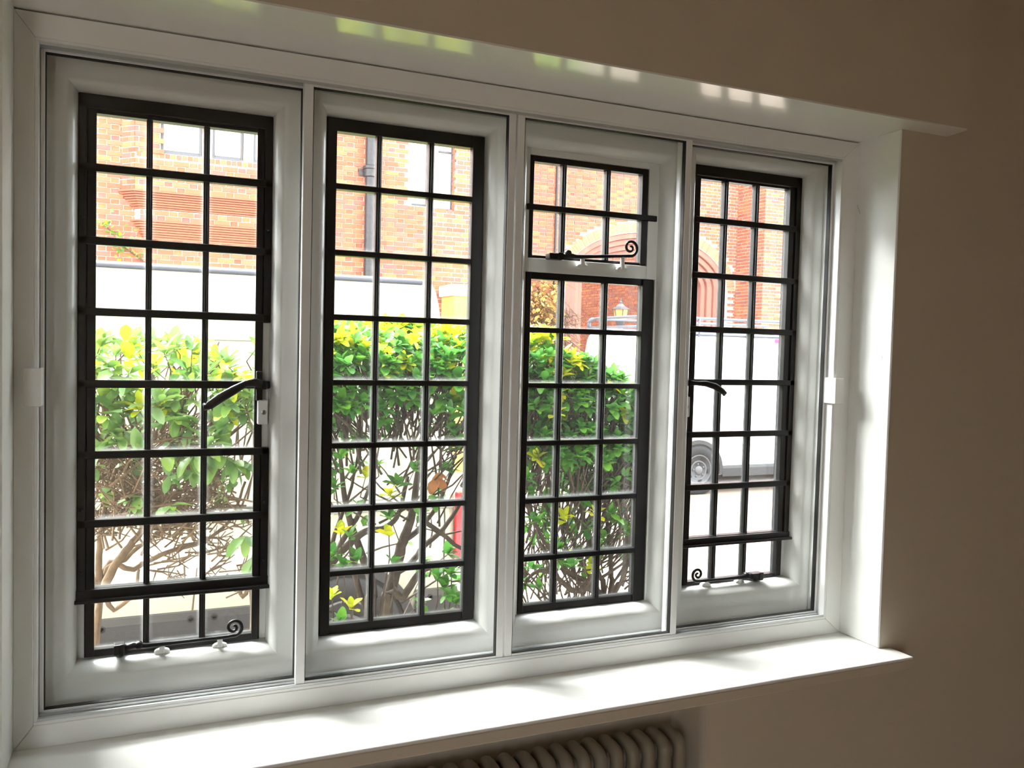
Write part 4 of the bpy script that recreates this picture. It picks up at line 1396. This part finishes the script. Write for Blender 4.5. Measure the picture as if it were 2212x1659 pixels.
# --- right shrub
sc_ = thing('evergreen_shrub', (1.70, 1.05, GZ), 'rounded dark green evergreen shrub seen through the third light', 'shrub', 'shrubs below the window')
foot = Vector((1.72, 1.05, GZ))
C_ = []
for q in ([(1290, 1330), (1270, 1240), (1230, 1150), (1190, 1060), (1170, 980)], [(1300, 1330), (1290, 1230), (1260, 1120), (1240, 1010), (1230, 950)],
          [(1310, 1330), (1320, 1230), (1310, 1120), (1300, 1030)], [(1315, 1330), (1345, 1250), (1355, 1150), (1345, 1060), (1340, 980)],
          [(1290, 1330), (1235, 1275), (1185, 1235), (1150, 1240), (1125, 1280)], [(1290, 1335), (1220, 1230), (1165, 1150), (1135, 1080)], [(1300, 1330), (1250, 1260), (1215, 1150), (1205, 1050)]):
    yy = random.uniform(0.85, 1.2)
    C_.append(([foot] + pxs(q, yy), 0.014, 0.005))
limb_set(sc_, 'bark', C_)


def c_top(x, y):
    return 1.585 - 0.36 * max(0, (x - 1.52) / 0.5) ** 2.0 - 0.3 * max(0, y - 1.2) ** 2


def samp_c_top():
    x, y = random.uniform(1.44, 2.04), random.uniform(0.68, 1.40)
    return Vector((x, y, c_top(x, y) - abs(random.gauss(0, 0.04)))), rnd_dir(Vector((0.35, -0.3, 1)), 0.35)


def samp_c_front():
    x = random.uniform(1.40, 2.04)
    zt = c_top(x, 0.8)
    p = Vector((x, 0.66 + abs(random.gauss(0, 0.12)), random.uniform(1.22, max(1.25, zt))))
    return p, rnd_dir(Vector((0.1, -1, 0.5)), 0.4)


def samp_c_side():
    zz = random.uniform(0.75, 1.35)
    p = Vector((0.0, random.uniform(0.72, 1.35), zz))
    p.x = 1.86 + (p.y - 0.7) * 0.5 + random.gauss(0.0, 0.03)
    return p, rnd_dir(Vector((1, -0.4, 0.4)), 0.4)


def samp_c_low():
    p = Vector((random.uniform(1.42, 2.03), random.uniform(0.72, 1.4), random.triangular(0.62, 1.3, 1.2)))
    return p, rnd_dir(Vector((0, -0.7, 0.7)), 0.5)


def key_c(p):
    return 'leaf_young' if random.random() < (0.45 if (p.x < 1.56 and p.z > 1.5) else 0.06) else 'leaf'


lv, tw_ = [], MB()
grow(sc_, 'bark', [(380, samp_c_top), (330, samp_c_front), (110, samp_c_side), (190, samp_c_low)], lv, tw_, (1.70, 1.05, 0.6), key_c, lsc=1.0, tw=0.0024, xmax=lambda y: 1.90 + (y - 0.7) * 0.5)
for _ in range(240):
    p = Vector((random.uniform(1.42, 2.02), random.uniform(0.8, 1.45), random.uniform(0.62, 1.3)))
    d = rnd_dir(Vector(((p.x - 1.72) * 1.6, 0, 0.9)), 0.35)
    ln = random.uniform(0.10, 0.28)
    tw_.tube([p - d * ln * .5, p + Vector((random.gauss(0, .008), 0, random.gauss(0, .008))), p + d * ln * .5], [0.004, 0.003, 0.0015], 4)
put_leaves(sc_, lv, (0.050, 0.0145))
o = tw_.build('twigs', M['bark'], sc_, recalc=False)
o['kind'] = 'stuff'

# --- left shrub: larger pale leaves over a mass of bare brown twigs
sa = thing('leafy_shrub', (0.12, 1.05, GZ), 'leggy shrub with larger pale leaves and bare brown twigs in the leftmost light', 'shrub', 'shrubs below the window')
foot = Vector((0.02, 0.95, GZ))
A_ = [([foot] + pxs([(200, 1365), (219, 1290), (246, 1226), (280, 1180), (312, 1140), (345, 1080), (370, 1010)], 0.9, 0.1), 0.017, 0.006),
      ([foot] + pxs([(203, 1330), (213, 1259), (214, 1200), (218, 1140), (235, 1060), (260, 980)], 1.0), 0.014, 0.005),
      ([foot] + pxs([(205, 1352), (246, 1319), (285, 1290), (296, 1265), (300, 1230)], 0.85), 0.009, 0.004),
      ([foot + Vector((0.5, 0.1, 0))] + pxs([(545, 1325), (525, 1290), (508, 1262), (490, 1240)], 1.05), 0.010, 0.004),
      ([foot] + pxs([(215, 1300), (290, 1230), (370, 1190), (440, 1170), (500, 1120), (530, 1040)], 1.0, 0.1), 0.010, 0.004),
      ([foot] + pxs([(210, 1310), (270, 1210), (330, 1160), (400, 1100), (450, 1020), (480, 940)], 1.1), 0.009, 0.004)]
limb_set(sa, 'bark_tan', A_)
tw_ = MB()
for _ in range(620):
    r = random.random() ** 0.5
    a = random.uniform(0, 2 * PI)
    p = Vector((0.20 + 0.27 * r * math.cos(a), random.uniform(0.8, 1.45), 1.16 + 0.16 * r * math.sin(a)))
    d = rnd_dir(Vector((random.choice((-.6, .9)), 0, 0.5)), 0.55)
    ln = random.uniform(0.06, 0.22)
    m_ = p + Vector((random.gauss(0, .008), random.gauss(0, .008), random.gauss(0, .008)))
    tw_.tube([p - d * ln * .5, m_, p + d * ln * .5], [0.0034, 0.0026, 0.0014], 4)
    if random.random() < 0.4:
        d2 = rnd_dir(d, 0.8)
        tw_.tube([m_, m_ + d2 * ln * .4], [0.0022, 0.0012], 4)
for _ in range(80):
    p = at(random.uniform(320, 555), random.uniform(1130, 1290), 1, random.uniform(0.85, 1.3))
    d = rnd_dir(Vector((0.8, 0, 0.1)), 0.5)
    ln = random.uniform(0.05, 0.14)
    m_ = p + Vector((0, 0, random.gauss(0, .008)))
    tw_.tube([p - d * ln * .5, m_, p + d * ln * .5], [0.003, 0.0024, 0.0014], 4)
    tw_.tube([m_, m_ + rnd_dir(Vector((0, 0, 1)), 0.7) * 0.03], [0.002, 0.0012], 4)


def a_top(x, y):
    return 1.575 + 0.03 * math.sin(9 * x) - 0.10 * max(0, x - 0.40) / 0.15 - 0.3 * max(0, y - 1.3) ** 2


def samp_a_top():
    x, y = random.uniform(-0.12, 0.54), random.uniform(0.75, 1.6)
    return Vector((x, y, a_top(x, y) - abs(random.gauss(0, 0.05)))), rnd_dir(Vector((0.1, -0.3, 0.8)), 0.45)


def samp_a_front():
    x = random.uniform(-0.12, 0.56)
    return Vector((x, 0.72 + abs(random.gauss(0, 0.16)), random.triangular(1.24, 1.54, 1.48))), rnd_dir(Vector((0, -0.9, 0.1)), 0.5)


def samp_a_low():
    return Vector((random.uniform(0.05, 0.56), random.uniform(0.75, 1.1), random.uniform(1.08, 1.3))), rnd_dir(Vector((0.1, -0.8, -0.5)), 0.4)


def key_a(p):
    return 'leaf_young' if random.random() < (0.28 if p.z > 1.46 else 0.05) else 'leaf_pale'


lv = []
grow(sa, 'bark_tan', [(150, samp_a_top), (125, samp_a_front), (16, samp_a_low)], lv, tw_, (0.2, 1.1, 0.9), key_a, nleaf=(4, 6), lsc=1.0, tw=0.0022)
for q, n_ in (((505, 1000), 7), ((480, 985), 5), ((265, 935), 6), ((420, 985), 5), ((545, 1210), 6), ((530, 1160), 4), ((360, 985), 4)):
    p = at(q[0], q[1], 1, 0.80)
    rosette(lv, p, rnd_dir(Vector((0.2, -0.6, -0.5)), 0.2), n_, 1.25, 'leaf_pale', 0.8)
put_leaves(sa, lv, (0.072, 0.0165))
o = tw_.build('twigs', M['bark_tan'], sa, recalc=False)
o['kind'] = 'stuff'

# ------------------------------------------------------------------ climbers on the far walls
cl = thing('dry_climber', (8.05, AY - 0.25, GZ), 'dry orange climbing plant hanging on the wall left of the arch', 'climbing plant')
tw_, lv = MB(), []
tw_.tube([(8.0, AY - 0.1, GZ), (8.05, AY - 0.15, 0.8), (7.9, AY - 0.2, 2.0), (7.8, AY - 0.2, 2.9)], [0.05, 0.045, 0.03, 0.02], 8)
for _ in range(420):
    x = random.uniform(7.45, 8.55)
    z = random.triangular(0.9, 3.25, 2.3)
    if x > 8.2 and z > 2.5:
        continue
    p = Vector((x, AY - random.uniform(0.08, 0.5), z))
    d = rnd_dir(Vector((0.3, -0.2, -0.7)), 0.5)
    ln = random.uniform(0.2, 0.6)
    tw_.tube([p, p + d * ln * .5 + Vector((random.gauss(0, .04), 0, 0)), p + d * ln], [0.008, 0.007, 0.004], 3)
for _ in range(900):
    x = random.uniform(7.40, 8.65)
    z = random.triangular(0.9, 3.3, 2.7)
    if x > 8.25 and 1.7 < z:
        continue
    p = Vector((x, AY - random.uniform(0.1, 0.6), z))
    lv.append((p, rnd_dir(Vector((0, -0.6, 0.2)), 0.7), random.uniform(-1, 1), random.uniform(0.8, 1.5), 'leaf_dry'))
put_leaves(cl, lv, (0.09, 0.03), 300)
o = tw_.build('stems', M['bark_tan'], cl, recalc=False)
o['kind'] = 'stuff'
iv = thing('wall_ivy', (-0.1, BY - 0.1, 2.7), 'sprig of green ivy on the brick wall under the bay', 'climbing plant')
lv, tw_ = [], MB()
for q in ((225, 485), (240, 500), (262, 510), (280, 500), (250, 535), (265, 548), (285, 545), (275, 530), (300, 545), (235, 490)):
    p = at(q[0], q[1], 1, BY - 0.12)
    for _ in range(7):
        lv.append((p + Vector((random.gauss(0, .06), random.gauss(0, .03), random.gauss(0, .06))), rnd_dir(Vector((0, -0.7, 0.2)), 0.6), random.uniform(-1, 1), random.uniform(0.5, 0.9), random.choice(('leaf_pale', 'leaf_pale', 'leaf_pale', 'leaf_young'))))
branch(tw_, pxs([(330, 575), (290, 550), (260, 525), (240, 500), (222, 480)], BY - 0.05), 0.015, 0.006)
put_leaves(iv, lv, (0.10, 0.04), 100)
tw_.build('stem', M['bark_tan'], iv, smooth=True)
